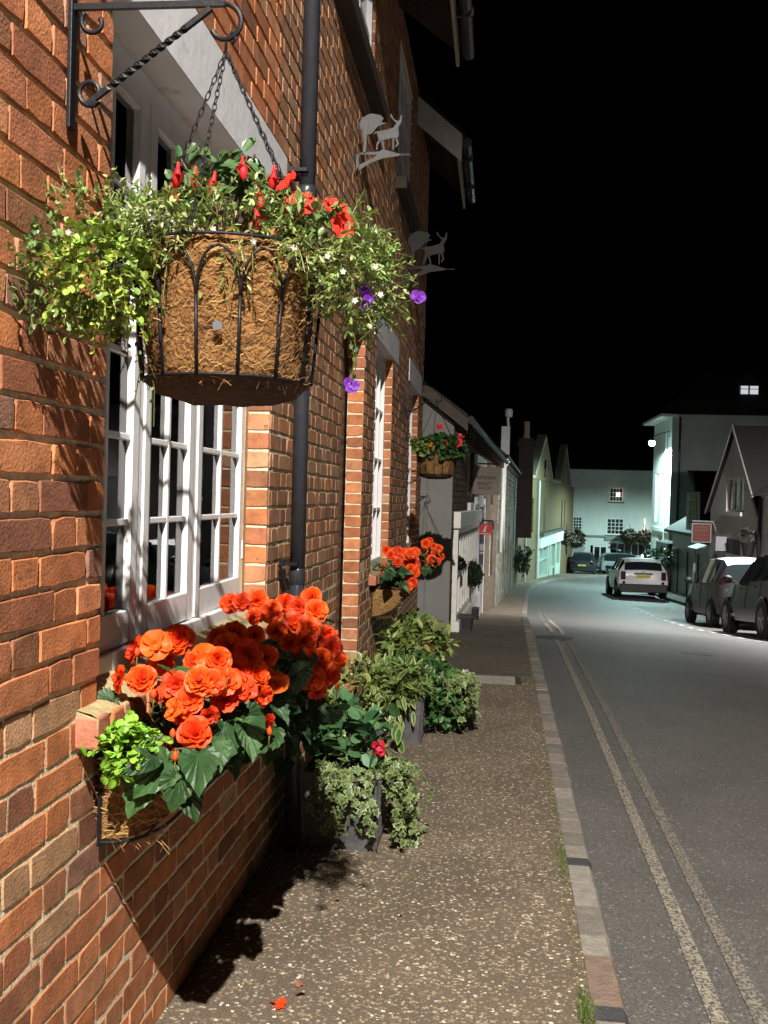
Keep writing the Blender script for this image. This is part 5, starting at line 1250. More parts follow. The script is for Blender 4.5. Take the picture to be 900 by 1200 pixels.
# ------------------------------------------------------------------ the yellow brick gabled building
dirY = V((fx(74)-fx(45), 29, 0)).normalized(); nY = V((dirY.y, -dirY.x, 0)); OY = V((fx(45), 45, 0))
PYv = lambda u, z, n=0: OY + dirY*u + nY*n + V((0,0,z))
m_yellow = mat('yellow gault brick', (1,1,1), rough=.9, var=.25, scale=10, bump=.4, bscale=30, attr=True, spec=.2)
yb = thing('gabled_building', 'yellow brick building with two tall pointed gables and a lit white shop fascia', 'building', (0, 60, -2.8))
hY = [(5.0,5.9,-.1,1.6), (8.0,9.0,-.2,1.6), (10.6,11.6,-.2,1.6), (21.2,22.0,-.2,1.6), (23.2,24.0,-.2,1.6), (9.3,10.3,2.2,3.2), (21.9,22.8,2.4,3.4), (8.2,20.8,-3.4,-.45)]
g = MB(); holed_wall(g, OY, dirY, nY, 0, 31, -4.2, 2.55, hY[:5]+hY[7:], depth=.25, col=(.17,.128,.075))
def gable(u0, u1, ua, zb, za, hole):
    um = ua
    # triangle with a coping; slit window set in front
    g.add([PYv(u0,zb,.06), PYv(u1,zb,.06), PYv(ua,za,.06), PYv(u0,zb,-.3), PYv(u1,zb,-.3), PYv(ua,za,-.3)], [(0,1,2),(5,4,3),(0,2,5,3),(1,4,5,2),(0,3,4,1)], col=(.19,.145,.088))
    g.obox(OY, dirY, nY, u0, u1, -.35, zb, .0, .06, col=(.19,.145,.088)) if False else None
gable(5.6, 14.4, 10, 2.552, 4.75, 0); gable(19.3, 27.4, 22.9, 2.552, 4.95, 0)
g.build('front_wall', m_yellow, yb)
g = MB()
for u0, u1, ua, za in ((5.6,14.4,10,4.75), (19.3,27.4,22.9,4.95)):
    for a_ in (u0, u1):
        g.prism([PYv(a_, 2.6, .10), PYv(ua, za+.04, .10), PYv(ua, za+.28, .10), PYv(a_, 2.84, .10)], -nY*.45)
g.obox(OY, dirY, nY, 0, 5.5, 2.56, 2.72, -.3, .1); g.obox(OY, dirY, nY, 14.5, 19.2, 2.56, 2.72, -.3, .1); g.build('coping', mat('buff coping stone', (.27,.24,.17), rough=.8, var=.2), yb)
g = MB()
for u in (9.75, 22.6): g.obox(OY, dirY, nY, u, u+.8, 2.75, 3.65, .055, .068)
g.build('slit_window', m_darkglass, yb)
for q in hY[:5]: window(yb, OY, dirY, nY, q[0]+.01, q[1]-.01, q[2]+.01, q[3]-.01, -.15, mat('red brown frame', (.14,.05,.03), rough=.6), m_darkglass, cols=1, rows=2, fw=.08)
g = MB(); g.prism([PYv(0,2.55,-.3), PYv(0,6.0,-5), PYv(0,2.0,-9)], dirY*31); g.build('roof', m_slate, yb)
for ua, za in ((10, 4.75), (22.9, 4.95)):
    g = MB(); g.add([PYv(ua-4.2,2.55,-.31), PYv(ua+4.2,2.55,-.31), PYv(ua,za-.03,-.31), PYv(ua,za-.03,-5)], [(0,2,3),(1,3,2)]); g.build('gable_roof', m_slate, yb)
m_fascia = mat('white shop fascia', (.82,.84,.82), rough=.5, var=.03)
m_mint = mat('mint green shop paint', (.50,.62,.54), rough=.5, var=.08)
g = MB(); g.obox(OY, dirY, nY, 8.0, 21.3, -.98, -.36, .0, .22); fs = g.build('shop_fascia', m_fascia, yb)
g = MB(); g.obox(OY, dirY, nY, 7.9, 21.4, -.355, -.20, -.05, .34); g.build('cornice', m_lead, fs)
g = MB()
for u in (8.2, 12.9, 14.0, 17.5, 20.3): g.obox(OY, dirY, nY, u, u+.5, -3.6, -.99, -.2, .06)
g.obox(OY, dirY, nY, 8.7, 12.9, -3.6, -2.6, -.2, .04); g.obox(OY, dirY, nY, 14.5, 20.3, -3.6, -2.45, -.2, .04)
g.obox(OY, dirY, nY, 8.7, 12.9, -1.75, -1.65, -.19, .03)
sf = g.build('shop_front', m_mint, yb)
g = MB(); g.obox(OY, dirY, nY, 8.7, 20.3, -2.6, -.99, -.25, -.12); g.build('pane', mat('pale blinds behind glass', (.34,.44,.38), rough=.25, var=.15, scale=2), sf)
g = MB(); g.obox(OY, dirY, nY, 16.2, 17.2, -3.2, -2.5, .041, .05); g.build('vent_grille', m_lead, sf)
g = MB(); g.tube([PYv(2.2, 2.5, .1), PYv(2.2, -2.6, .1)], .06, 8); g.tube([PYv(7.4, 2.5, .1), PYv(7.4, -2.9, .1)], .06, 8); g.build('downpipe', m_pgreen, yb)
# little awning-coloured barrel and flower basket at its end
rq = random.Random(8)
def flower_ball(name, px, py, Y, r, cols, label, n=260, group='flower baskets round the far square'):
    p = at(px, py, Y); t = thing(name, label, 'hanging basket', p, group); g = MB()
    sprigs(g, n, p, (r, r, r*.85), 'round', r*.15, [(.018,.03,.013), (.03,.045,.018)], nl=5, stem=r*.25, out=.9, drop=.4, r=rq, stalk=False); g.build('foliage', m_leaf, t)
    for c, k in cols:
        f = MB()
        for _ in range(int(k*2.2)): leaf(f, 'round', p+rdir(rq)*r*rq.uniform(.85,1.1), rdir(rq), TOCAM(p)+rdir(rq)*.5, r*.16, c, droop=.1)
        f.build('flowers', m_petal, t)
    b = MB(); b.lathe([(0,-.25*r-.25),(r*.5,-.2),(r*.6,0),(0,0)], p-V((0,0,r*.5)), 12); b.build('basket', m_black, t)
    b = MB(); b.tube([p+V((0,0,r*.3)), p+V((0,.05,r*1.5)), p+V((0,1.2 if Y > 70 else .3,r*1.6))], .02, 5); b.build('hanger', m_iron, t); return t
flower_ball('hanging_basket', 664, 629, 66, .50, [((.30,.40,.10), 30), ((.55,.30,.38), 34), ((.55,.25,.15), 14)], 'bright pink and green flower basket at the end of the lit shop front')
flower_ball('hanging_basket', 675, 631, 70, .60, [((.10,.03,.03), 40), ((.16,.05,.04), 30)], 'dark red flower basket between the lit shop and the far white house')
# ------------------------------------------------------------------ far white house that closes the street
fw = thing('white_house', 'long pale rendered house closing the far end of the street, slate roof and dark windows', 'house', (9, 78, -3.7))
m_render = mat('pale painted render', (.62,.64,.60), rough=.8, var=.10, scale=1.2, bump=.15, bscale=15)
OF, UF, NF = V((0,78,0)), V((1,0,0)), V((0,-1,0))
def wf_(px0, px1, py0, py1): a, b = at(px0, py0, 78), at(px1, py1, 78); return (a.x, b.x, b.z, a.z)
W1 = wf_(714.5,730,571.5,588); W2 = wf_(711,731,607,627); W3 = wf_(668,682,605,625)
S1 = wf_(692,711,639,668); S2 = wf_(714,765,635,668)
g = MB(); holed_wall(g, OF, UF, NF, 2.5, 15.5, -4.6, 4.05, [W1, W2, W3, S1, S2], depth=.25); g.build('front_wall', m_render, fw)
g = MB(); g.prism([(2.2,77.6,4.05), (2.2,82,6.6), (2.2,86.4,4.05)], (13.6,0,0)); g.build('roof', m_slate, fw)
g = MB(); g.tube([(2.2,77.55,4.0), (15.8,77.55,4.0)], .07, 8); g.build('gutter', m_iron, fw)
window(fw, OF, UF, NF, *W1, -.08, m_offwhite, m_darkglass, 4, 3, .07, .035); window(fw, OF, UF, NF, *W2, -.05, m_offwhite, m_darkglass, 4, 4, .08, .035); window(fw, OF, UF, NF, *W3, -.05, m_offwhite, m_darkglass, 4, 5, .07, .035)
g = MB(); p = at(724.5, 580, 77.9); g.lathe([(0,0),(.14,0),(.14,.28),(.0,.28)], p+V((0,.02,-.12)), 10); g.build('lit_lamp', mat('warm room lamp', (1,1,1), emit=(1,.80,.62), es=3.0), fw)
for q in (W1, W2, W3):
    g = MB(); g.box(q[0]-.1, q[1]+.1, 77.85, 77.98, q[2]-.12, q[2]-.01); g.build('sill', m_lead, fw)
m_teal = mat('grey green shop paint', (.16,.21,.20), rough=.5, var=.1)
sh = MB(); a = wf_(709,766,628,635); sh.box(a[0], a[1], 77.8, 77.99, a[2], a[3]); a = wf_(686,711,627,628.5); sh.box(a[0], a[1], 77.75, 77.99, a[2]-.05, a[3]+.02); sb_ = sh.build('shop_fascia', m_teal, fw)
window(fw, OF, UF, NF, S2[0], S2[1], S2[2], S2[3], .02, m_offwhite, m_darkglass, 6, 2, .09, .06, name='shop_window'); window(fw, OF, UF, NF, S1[0]+.2, S1[1], S1[2], S1[3], -.02, m_offwhite, m_darkglass, 2, 1, .10, .08, name='shop_window')
m_goods = [mat('lit shop goods warm', (.6,.4,.3), emit=(1,.62,.50), es=.8), mat('lit shop goods white', (.8,.8,.8), emit=(.9,.95,1), es=1.3)]
for i, (px, py, w, h) in enumerate(((748,660,6,5),(753,652,3,5),(757,660,4,5),(760,652,4,4),(750,655,2,3))):
    a, b = at(px-w/2, py-h/2, 77.8), at(px+w/2, py+h/2, 77.8); g = MB(); g.box(a.x, b.x, 77.84, 77.90, b.z, a.z); g.build('window_display', m_goods[i%2], fw, bevel=.02)
g = MB(); c = at(675,642,77.97); g.lathe([(0,.02),(.9,.02),(.92,0)], (0,0,0), 24, axis='y'); g.v = [(x*.75, y, z*.42) for x, y, z in g.v]; g.v = [(x+c.x, 77.98-y, z+c.z) for x, y, z in g.v]; g.build('oval_plaque', mat('grey oval board', (.30,.31,.30), rough=.6), fw)
flower_ball('hanging_basket', 738, 629, 76, .58, [((.13,.03,.025), 40), ((.22,.07,.03), 20)], 'dark red flower basket left of the lit shop goods on the far white house')
flower_ball('hanging_basket', 756, 629, 76, .55, [((.15,.04,.025), 34), ((.26,.08,.03), 24)], 'dark red flower basket right of its twin, beside the bright lit corner')
g = MB(); p = at(755.5, 622, 77.7); g.tube([p, p+V((0,.2,0.9))], .03, 6); g.blob(p+V((0,0,.05)), .12, 8, 0); t_ = g.build('wall_light', mat('warm wall bulb', (1,1,1), emit=(1,.75,.6), es=1.6), loc=p); tag(t_, 'small warm wall light over the far shop beside the flower baskets', 'wall light')

# ------------------------------------------------------------------ right side: lamp-lit white building
RX = 7.9
wb = thing('white_building', 'tall white building lit cold by its lamp, dark side wall towards us', 'building', (11, 50, -2.7))
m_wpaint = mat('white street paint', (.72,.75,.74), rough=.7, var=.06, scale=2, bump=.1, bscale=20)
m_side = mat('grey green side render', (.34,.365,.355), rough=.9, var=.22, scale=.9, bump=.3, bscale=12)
OR, UR, NR = V((RX,0,0)), V((0,1,0)), V((-1,0,0))
hR = [(49.6,50.6,.6,3.0), (51.6,52.4,.6,3.0), (50.0,51.2,-2.2,.0)]
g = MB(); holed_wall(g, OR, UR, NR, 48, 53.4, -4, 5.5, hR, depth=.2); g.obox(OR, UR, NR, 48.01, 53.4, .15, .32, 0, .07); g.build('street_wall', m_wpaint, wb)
for q in hR: window(wb, OR, UR, NR, q[0]+.01, q[1]-.01, q[2]+.01, q[3]-.01, -.1, m_white, m_darkglass, 2, 3, .07, .03)
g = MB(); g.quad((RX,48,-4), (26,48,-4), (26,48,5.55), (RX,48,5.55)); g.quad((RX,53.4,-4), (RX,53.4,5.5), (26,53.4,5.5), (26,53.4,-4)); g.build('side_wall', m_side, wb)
g = MB(); g.prism([(RX-.55,47.7,5.5),(RX+.25,47.98,5.5),(RX+.25,53.7,5.5),(RX-.55,53.7,5.5)], (0,0,.12)); g.build('eaves', m_wpaint, wb)
g = MB(); g.box(RX+.26, 26, 47.95, 48.2, 5.5, 5.62); g.build('parapet', m_side, wb)
g = MB(); g.prism([(RX-.5,47.95,5.63), (26,47.95,5.63), (26,50.7,8.6), (RX+2.6,50.7,8.6)], (0,.05,0)); g.add([(RX-.5,48,5.64),(26,48,5.64),(26,50.8,8.6),(RX+2.6,50.8,8.6),(RX-.5,53.6,5.64),(26,53.6,5.64)], [(0,1,2,3),(3,2,5,4),(0,3,4)]); g.build('roof', m_slate, wb)
# dormer with its lit window
a, b = at(867, 452, 48.9), at(888.5, 468, 48.9)
g = MB(); g.box(a.x-.14, b.x+.14, 48.95, 51, b.z-.35, a.z+.14); do = g.build('dormer', m_slate, wb)
g = MB(); g.prism([(a.x-.2,48.85,a.z+.15),(b.x+.2,48.85,a.z+.15),((a.x+b.x)/2,48.85,a.z+.6)], (0,2,0)); g.build('dormer_roof', m_slate, do)
m_lit = mat('lit blind', (.8,.82,.85), rough=.6, var=.3, scale=2.5, emit=(.92,.95,1), es=.62)
g = MB(); g.quad((a.x,48.94,b.z), (b.x,48.94,b.z), (b.x,48.94,a.z), (a.x,48.94,a.z)); g.build('lit_window', m_lit, do)
g = MB(); mx_ = (a.x+b.x)/2
g.box(mx_-.03,mx_+.04,48.90,48.935,b.z,a.z); g.box(a.x,b.x,48.90,48.934,a.z-.16,a.z-.13); g.box(a.x,a.x+.05,48.9,48.936,b.z,a.z); g.box(a.x+.05,b.x,48.9,48.9365,b.z-.02,b.z+.03); g.build('window_frame', mat('dark frame', (.05,.05,.06), rough=.6), do)
g = MB(); g.tube([(8.25,47.95,5.5), (8.25,47.95,-.2)], .05, 8); g.tube([(8.25,47.95,-.2), (8.25,47.9,-3)], .05, 8); g.build('downpipe', m_iron, wb)
g = MB(); g.tube([(RX-.06,49.1,5.4), (RX-.06,49.1,-2.6)], .045, 8); g.build('downpipe', m_pgreen, wb)
bracket_lamp('wall_lamp', 'cold white lamp on a bracket high on the corner of the white building', (RX, 48.6, 4.62), (RX-.85, 48.3, 4.35), (.62, 1.0, .96), 4800, .10, 178, bulb=.15)
lamp_column('street_lamp', 'added street lamp in the far square, unseen behind the white building', (12.6, 65, pz(65)-.1), 6.2, (-.5, 0), (.66, 1.0, .95), 7500, 178)  # lamp added out of view to brighten the far house and shop front
# ivy stump of wall, low dark timber building with its green awning
g = MB(); g.box(7.3, 8.0, 44.5, 47.8, -3.2, -.2); t_ = g.build('garden_wall', mat('dark flint wall', (.06,.057,.05), rough=.95, var=.5, scale=14, bump=.8), loc=(7.5,46,-2.6), bevel=.03); tag(t_, 'dark flint wall end at the foot of the white building', 'wall')
t = thing('ivy', 'dark ivy over the flint wall end behind the white car', 'ivy', (7.3, 45.5, -2.6)); g = MB(); sprigs(g, 170, (7.25,45.4,-1.9), (.30,1.0,.75), 'ivy', .14, [(.025,.035,.015), (.035,.045,.02), (.02,.03,.012)], nl=5, stem=.15, out=.6, drop=.3, r=rq); g.build('foliage', m_leaf, t)
t = thing('shrub', 'bright green bush over the roof of the white car', 'shrub', at(775,654,44)); g = MB(); sprigs(g, 130, at(774,655,44), (.75,.4,.30), 'oval', .14, [(.04,.10,.035), (.02,.05,.02), (.015,.035,.015)], nl=5, stem=.18, out=.8, drop=.1, r=rq); g.build('foliage', m_leaf, t)
tb = thing('timber_outbuilding', 'low dark timber building with a jettied dormer between the white building and gabled house', 'outbuilding', (9, 40, -2.3))
OT, UT, NT = V((7.45,0,0)), V((0,1,0)), V((-1,0,0))
g = MB(); g.obox(OT, UT, NT, 35.2, 44.3, -3, .3, -4, 0); g.build('wall', m_blackdoor, tb)
g = MB(); g.prism([(7.1,35.1,.3), (7.1,35.1,.42), (9.5,35.1,1.9), (11.9,35.1,.42), (11.9,35.1,.3)], (0,9.3,0)); g.build('roof', m_slate, tb)
g = MB(); g.box(7.25,9.4,37.6,40.2,.35,1.95); dm = g.build('dormer', m_blackdoor, tb); g = MB(); g.prism([(7.0,37.4,1.95),(7.0,40.4,1.95),(7.0,38.9,2.75)], (2.6,0,0)); g.build('dormer_roof', m_slate, dm)
window(tb, V((7.25,0,0)), UT, NT, 38.2, 39.6, .7, 1.7, .02, m_lead, m_darkglass, 3, 3, .06, .04)
for y in (36.5, 38.6, 40.7, 42.8):
    g = MB(); g.obox(OT, UT, NT, y, y+1.4, -2.9, -.35, .0, .04); g.build('boarded_door', m_blackdoor, tb)
g = MB(); aw0, aw1 = at(815,636,36), at(832,645,36)
g.prism([(6.75,35.4,-.02), (7.44,35.4,.25), (7.44,35.4,.20), (6.75,35.4,-.07)], (0,1.6,0)); g.build('canopy', mat('pale green canopy', (.45,.55,.48), rough=.6), tb)
g = MB(); g.tube([(6.85,36.2,-.05), (6.85,36.2,-2.2)], .045, 8); g.build('canopy_post', mat('pale green canopy', (.45,.55,.48), rough=.6), tb)
Y = 33.6; a, b = at(812, 614, Y), at(832, 635, Y); m_maroon = mat('maroon sign board', (.16,.018,.018), rough=.5, var=.15)
t, bd = hanging_sign('hanging_sign', 'maroon hanging sign in a pale frame below a lamp bar, before the timber building', Y, a.x, b.x, b.z, a.z, m_maroon, True, 7.1)
g = MB()
for x0, x1, z0, z1 in ((a.x-.03,a.x,b.z-.03,a.z+.03), (b.x,b.x+.03,b.z-.03,a.z+.03), (a.x,b.x,b.z-.03,b.z), (a.x,b.x,a.z,a.z+.03)): g.box(x0,x1,Y-.01,Y+.04,z0,z1)
g.tube([(a.x-.05,Y-.15,a.z+.10), (b.x+.05,Y-.15,a.z+.09)], .03, 6); g.tube([(b.x+.05,Y-.15,a.z+.09), (7.0,Y-.1,a.z-.25)], .02, 5); g.build('frame', mat('dull silver paint', (.42,.40,.38), rough=.5), bd)
g = MB(); w = b.x-a.x; h = a.z-b.z
for row, (zz, hh, n_) in enumerate(((.78,.10,9),(.60,.10,6),(.36,.05,13),(.16,.05,11))):
    x = .14
    for i in range(n_):
        ww = .72/n_*.7; g.box(a.x+w*x, a.x+w*(x+ww), Y-.004, Y-.0005, b.z+h*zz, b.z+h*(zz+hh)); x += .72/n_
g.build('lettering', mat('faded gold lettering', (.22,.10,.05), rough=.6), bd)
# ------------------------------------------------------------------ gabled rendered house and its white brick neighbour
GX = 7.0
gh = thing('gabled_house', 'grey rendered cottage with a steep street gable, upper window and boarded shopfront', 'house', (9, 31, -1.8))
m_gr = mat('grey rough render', (.70,.675,.66), rough=.9, var=.14, scale=2.5, bump=.35, bscale=25, var2=((.58,.55,.53), 3, .6))
OG, UG, NG = V((GX,0,0)), V((0,1,0)), V((-1,0,0))
def ongx(px, py): p = onx(px, py, GX); return p.y, p.z
ya, za = ongx(864, 501); yl, zl = ongx(833, 600); yr, zr_ = ongx(893, 583)
yl, yr = 34.5, 28.0; ze = 1.35
wy0, wz0 = ongx(871, 600); wy1, wz1 = ongx(852, 560)
by0, bz0 = ongx(865, 651); by1, bz1 = ongx(847, 630)
H1 = (wy0, wy1, wz0, wz1); H2 = (by0-.2, by1, bz0, bz1); H3 = (by0-1.2, by1+.3, -1.7, bz0-.03); H4 = (33.2, 34.0, -2.2, -.1)
g = MB(); holed_wall(g, OG, UG, NG, yr, yl, -3, ze, [h for h in (H1,H2,H3,H4)], depth=.16)
# the gable above the eaves, with the window hole where it rises into it
hz = H1[3]; 
g2_ = []
def gz_at(y): return ze + (za-ze)*(1-abs(y-ya)/((yl-ya) if y > ya else (ya-yr)))
ysn = sorted({yr, yl, ya, H1[0], H1[1]})
for y0, y1 in zip(ysn, ysn[1:]):
    zb_ = hz if (y0 >= H1[0]-1e-6 and y1 <= H1[1]+1e-6 and hz > ze) else ze
    g.add([(GX,y0,zb_), (GX,y1,zb_), (GX,y1,max(gz_at(y1),zb_)), (GX,y0,max(gz_at(y0),zb_))], [(0,1,2,3)])
g.quad((GX,yl,-3), (GX,yl,ze), (12,yl,ze), (12,yl,-3)); g.quad((GX,yr,-3), (12,yr,-3), (12,yr,ze), (GX,yr,ze)); g.build('wall', m_gr, gh)
g = MB()
g.add([(GX-.15,yl+.15,ze-.1), (GX-.15,ya,za+.06), (13,ya,za+.06), (13,yl+.15,ze-.1)], [(0,1,2,3)]); g.add([(GX-.15,yr-.15,ze-.1), (13,yr-.15,ze-.1), (13,ya,za+.06), (GX-.15,ya,za+.06)], [(0,1,2,3)])
g.build('roof', m_slate, gh)
g = MB()
for yy_ in (yl+.15, yr-.15): g.prism([(GX-.17,yy_,ze-.16), (GX-.17,ya,za-.0), (GX-.17,ya,za+.09), (GX-.17,yy_,ze-.06)], (.04,0,0))
g.build('barge_board', mat('grey edge board', (.28,.27,.26), rough=.7), gh)
w_ = window(gh, OG, UG, NG, *H1, -.05, m_offwhite, m_darkglass, 3, 1, .07, .08)
g = MB()
for k, (f0, f1) in enumerate(((.08,.28),(.42,.60),(.72,.94))): 
    y0 = H1[0]+(H1[1]-H1[0])*f0; y1 = H1[0]+(H1[1]-H1[0])*f1; g.quad((GX+.092,y0,H1[2]+.1), (GX+.092,y1,H1[2]+.1), (GX+.092,y1,H1[3]-.3), (GX+.092,y0,H1[3]-.3))
g.build('net_curtain', mat('white net curtain', (.75,.76,.74), rough=.8, var=.2), w_)
g = MB(); g.obox(OG, UG, NG, H1[0]-.15, H1[1]+.15, H1[2]-.12, H1[2]-.01, -.02, .12); g.build('sill', m_gr, w_)
g = MB(); g.obox(OG, UG, NG, H2[0]+.01, H2[1]-.01, H2[2]+.01, H2[3]-.01, -.12, -.05); g.build('dark_panel', mat('grey brown board', (.085,.08,.072), rough=.7, var=.15), gh)
w_ = window(gh, OG, UG, NG, H3[0]+.01, H3[1]-.01, H3[2]+.01, H3[3]-.01, -.04, m_offwhite, m_darkglass, 6, 1, .06, .06, name='shop_window')
g = MB(); 
for k in range(6):
    y0 = H3[0]+.1+(H3[1]-H3[0]-.2)*k/6; g.quad((GX+.08,y0+.05,H3[2]+.1), (GX+.08,y0+.05+(H3[1]-H3[0])/6*(.55+.3*(k%2)),H3[2]+.1), (GX+.08,y0+.05+(H3[1]-H3[0])/6*(.55+.3*(k%2)),H3[3]-.1), (GX+.08,y0+.05,H3[3]-.1))
g.build('curtain', mat('cream curtain', (.60,.58,.46), rough=.85, var=.25, emit=(.9,.88,.7), es=.03), w_)
g = MB(); g.obox(OG, UG, NG, H4[0]+.01, H4[1]-.01, H4[2], H4[3]-.01, -.14, -.06); g.build('door', m_blackdoor, gh)
p = onx(877, 640, GX-.25); t = thing('wall_planter', 'dark plant bracket on the grey gabled cottage beside its shop window', 'planter', p); g = MB(); g.lathe([(0,-.35),(.12,-.3),(.2,.1),(0,.1)], p, 10); g.tube([p, p+V((.25,0,.1))], .02, 5); g.build('basket', m_black, t); g = MB(); sprigs(g, 60, p+V((0,0,.25)), (.16,.16,.25), 'oval', .08, [(.04,.05,.03), (.10,.10,.08)], nl=5, stem=.1, r=rq); g.build('foliage', m_leaf, t)
p = onx(839.5, 637, GX-.3); g = MB(); g.box(p.x-.02, GX, p.y, p.y+.03, p.z-.22, p.z+.22); t_ = g.build('notice_board', mat('pale lilac sign', (.42,.40,.46), rough=.5), loc=p); tag(t_, 'small pale projecting notice at the near corner door of the grey gabled cottage', 'sign')
wn = thing('white_brick_house', 'white painted brick house cut by the right edge, black downpipe at its corner', 'house', (9, 22, -1.2))
m_wbrick = mat('white painted brick', (1,1,1), rough=.7, var=.1, scale=12, bump=.3, bscale=40, attr=True)
ON = V((GX-.02,0,0))
hN = [(24.2,25.4,-.7,.8), (20,21.2,-.6,.9), (22.2,23.1,-2.2,.0)]
g = MB(); brick_run(g, ON, UG, NG, 14.5, 27.98, -2.2, 1.75, hN, pal=lambda r: tuple([r.uniform(.60,.72)]*3), rng=random.Random(4)); g.build('brickwork', m_wbrick, wn)
g = MB(); holed_wall(g, ON, UG, NG, 14.5, 27.98, -2.8, 1.75, hN, depth=.2); g.quad((GX-.02,27.98,-2.8), (GX-.02,27.98,1.75), (13,27.98,1.75), (13,27.98,-2.8)); g.build('wall', mat('white mortar', (.58,.58,.58), rough=.8), wn)
for q in hN[:2]: window(wn, ON, UG, NG, q[0]+.01, q[1]-.01, q[2]+.01, q[3]-.01, -.08, m_white, m_darkglass, 2, 2)
g = MB(); g.obox(ON, UG, NG, 22.21, 23.09, -2.2, -.01, -.15, -.08); g.build('door', m_blackdoor, wn)
g = MB(); g.prism([(GX-.3,14.4,1.75), (9.9,14.4,4.3), (13.2,14.4,1.75)], (0,13.6,0)); g.build('roof', m_slate, wn)
g = MB(); g.tube([(GX-.10,27.75,1.7), (GX-.10,27.75,-1.9)], .05, 8); g.build('downpipe', m_iron, wn)
lamp_column('street_lamp', 'street lamp standing before the white brick house, outside the right edge of the view', (7.0, 20.6, road_z(kr(20.6), 20.6)+.1), 5.3, (-.75, 0), (1, .96, .93), 5400, 172, .05, (16, -4), .5)
# ------------------------------------------------------------------ parked cars
m_tyre = mat('tyre rubber', (.012,.012,.012), rough=.85, var=.2)
m_rim = mat('alloy rim', (.30,.30,.31), rough=.35, metal=.7, var=.1)
m_trim = mat('black car trim', (.012,.012,.013), rough=.55, var=.1)
m_carglass = mat('car glass', (.015,.02,.022), rough=.04, var=.0, spec=.8)
m_redlamp = mat('red tail lamp', (.03,.003,.004), rough=.25, var=.1, spec=.2)
m_clear = mat('clear lamp', (.55,.55,.58), rough=.12, var=.1)
m_plate = mat('yellow plate', (.72,.58,.05), rough=.5, var=.04)
m_ptext = mat('plate letters', (.02,.02,.02), rough=.6)
def paint(n, c, r=.28, metal=.0): return mat(n, c, rough=r, metal=metal, var=.04, coat=.12, spec=.3)
def wheel(par, x, y, r, w, side):
    g = MB(); g.lathe([(r*.62,-w/2+.01),(r*.9,-w/2),(r*.985,-w/2+.02),(r,-w/4),(r,w/4),(r*.985,w/2-.02),(r*.9,w/2),(r*.62,w/2-.01)], (x,y,r), 26, axis='x')
    t = g.build('tyre', m_tyre, par, smooth=True)
    g = MB(); s = side; xo = x + s*(w/2-.015)
    g.lathe([(r*.64,0),(r*.60,.008*s),(r*.56,-.015*s)], (xo,y,r), 24, axis='x')
    for k in range(5):
        a = 2*math.pi*k/5+.3; d = V((0,math.cos(a),math.sin(a))); e = V((0,-math.sin(a),math.cos(a))); c = V((xo,y,r))
        g.add([c+d*.03+e*.03, c+d*.03-e*.03, c+d*r*.60-e*.018, c+d*r*.60+e*.018], [(0,1,2,3)])
    g.lathe([(0,.012*s),(.04,.01*s),(.05,0)], (xo,y,r), 12, axis='x')
    g.build('rim', m_rim, t)
    g = MB(); g.lathe([(0,-.03*s),(r*.62,-.03*s)], (xo,y,r), 20, axis='x'); g.build('brake_disc', m_trim, t)
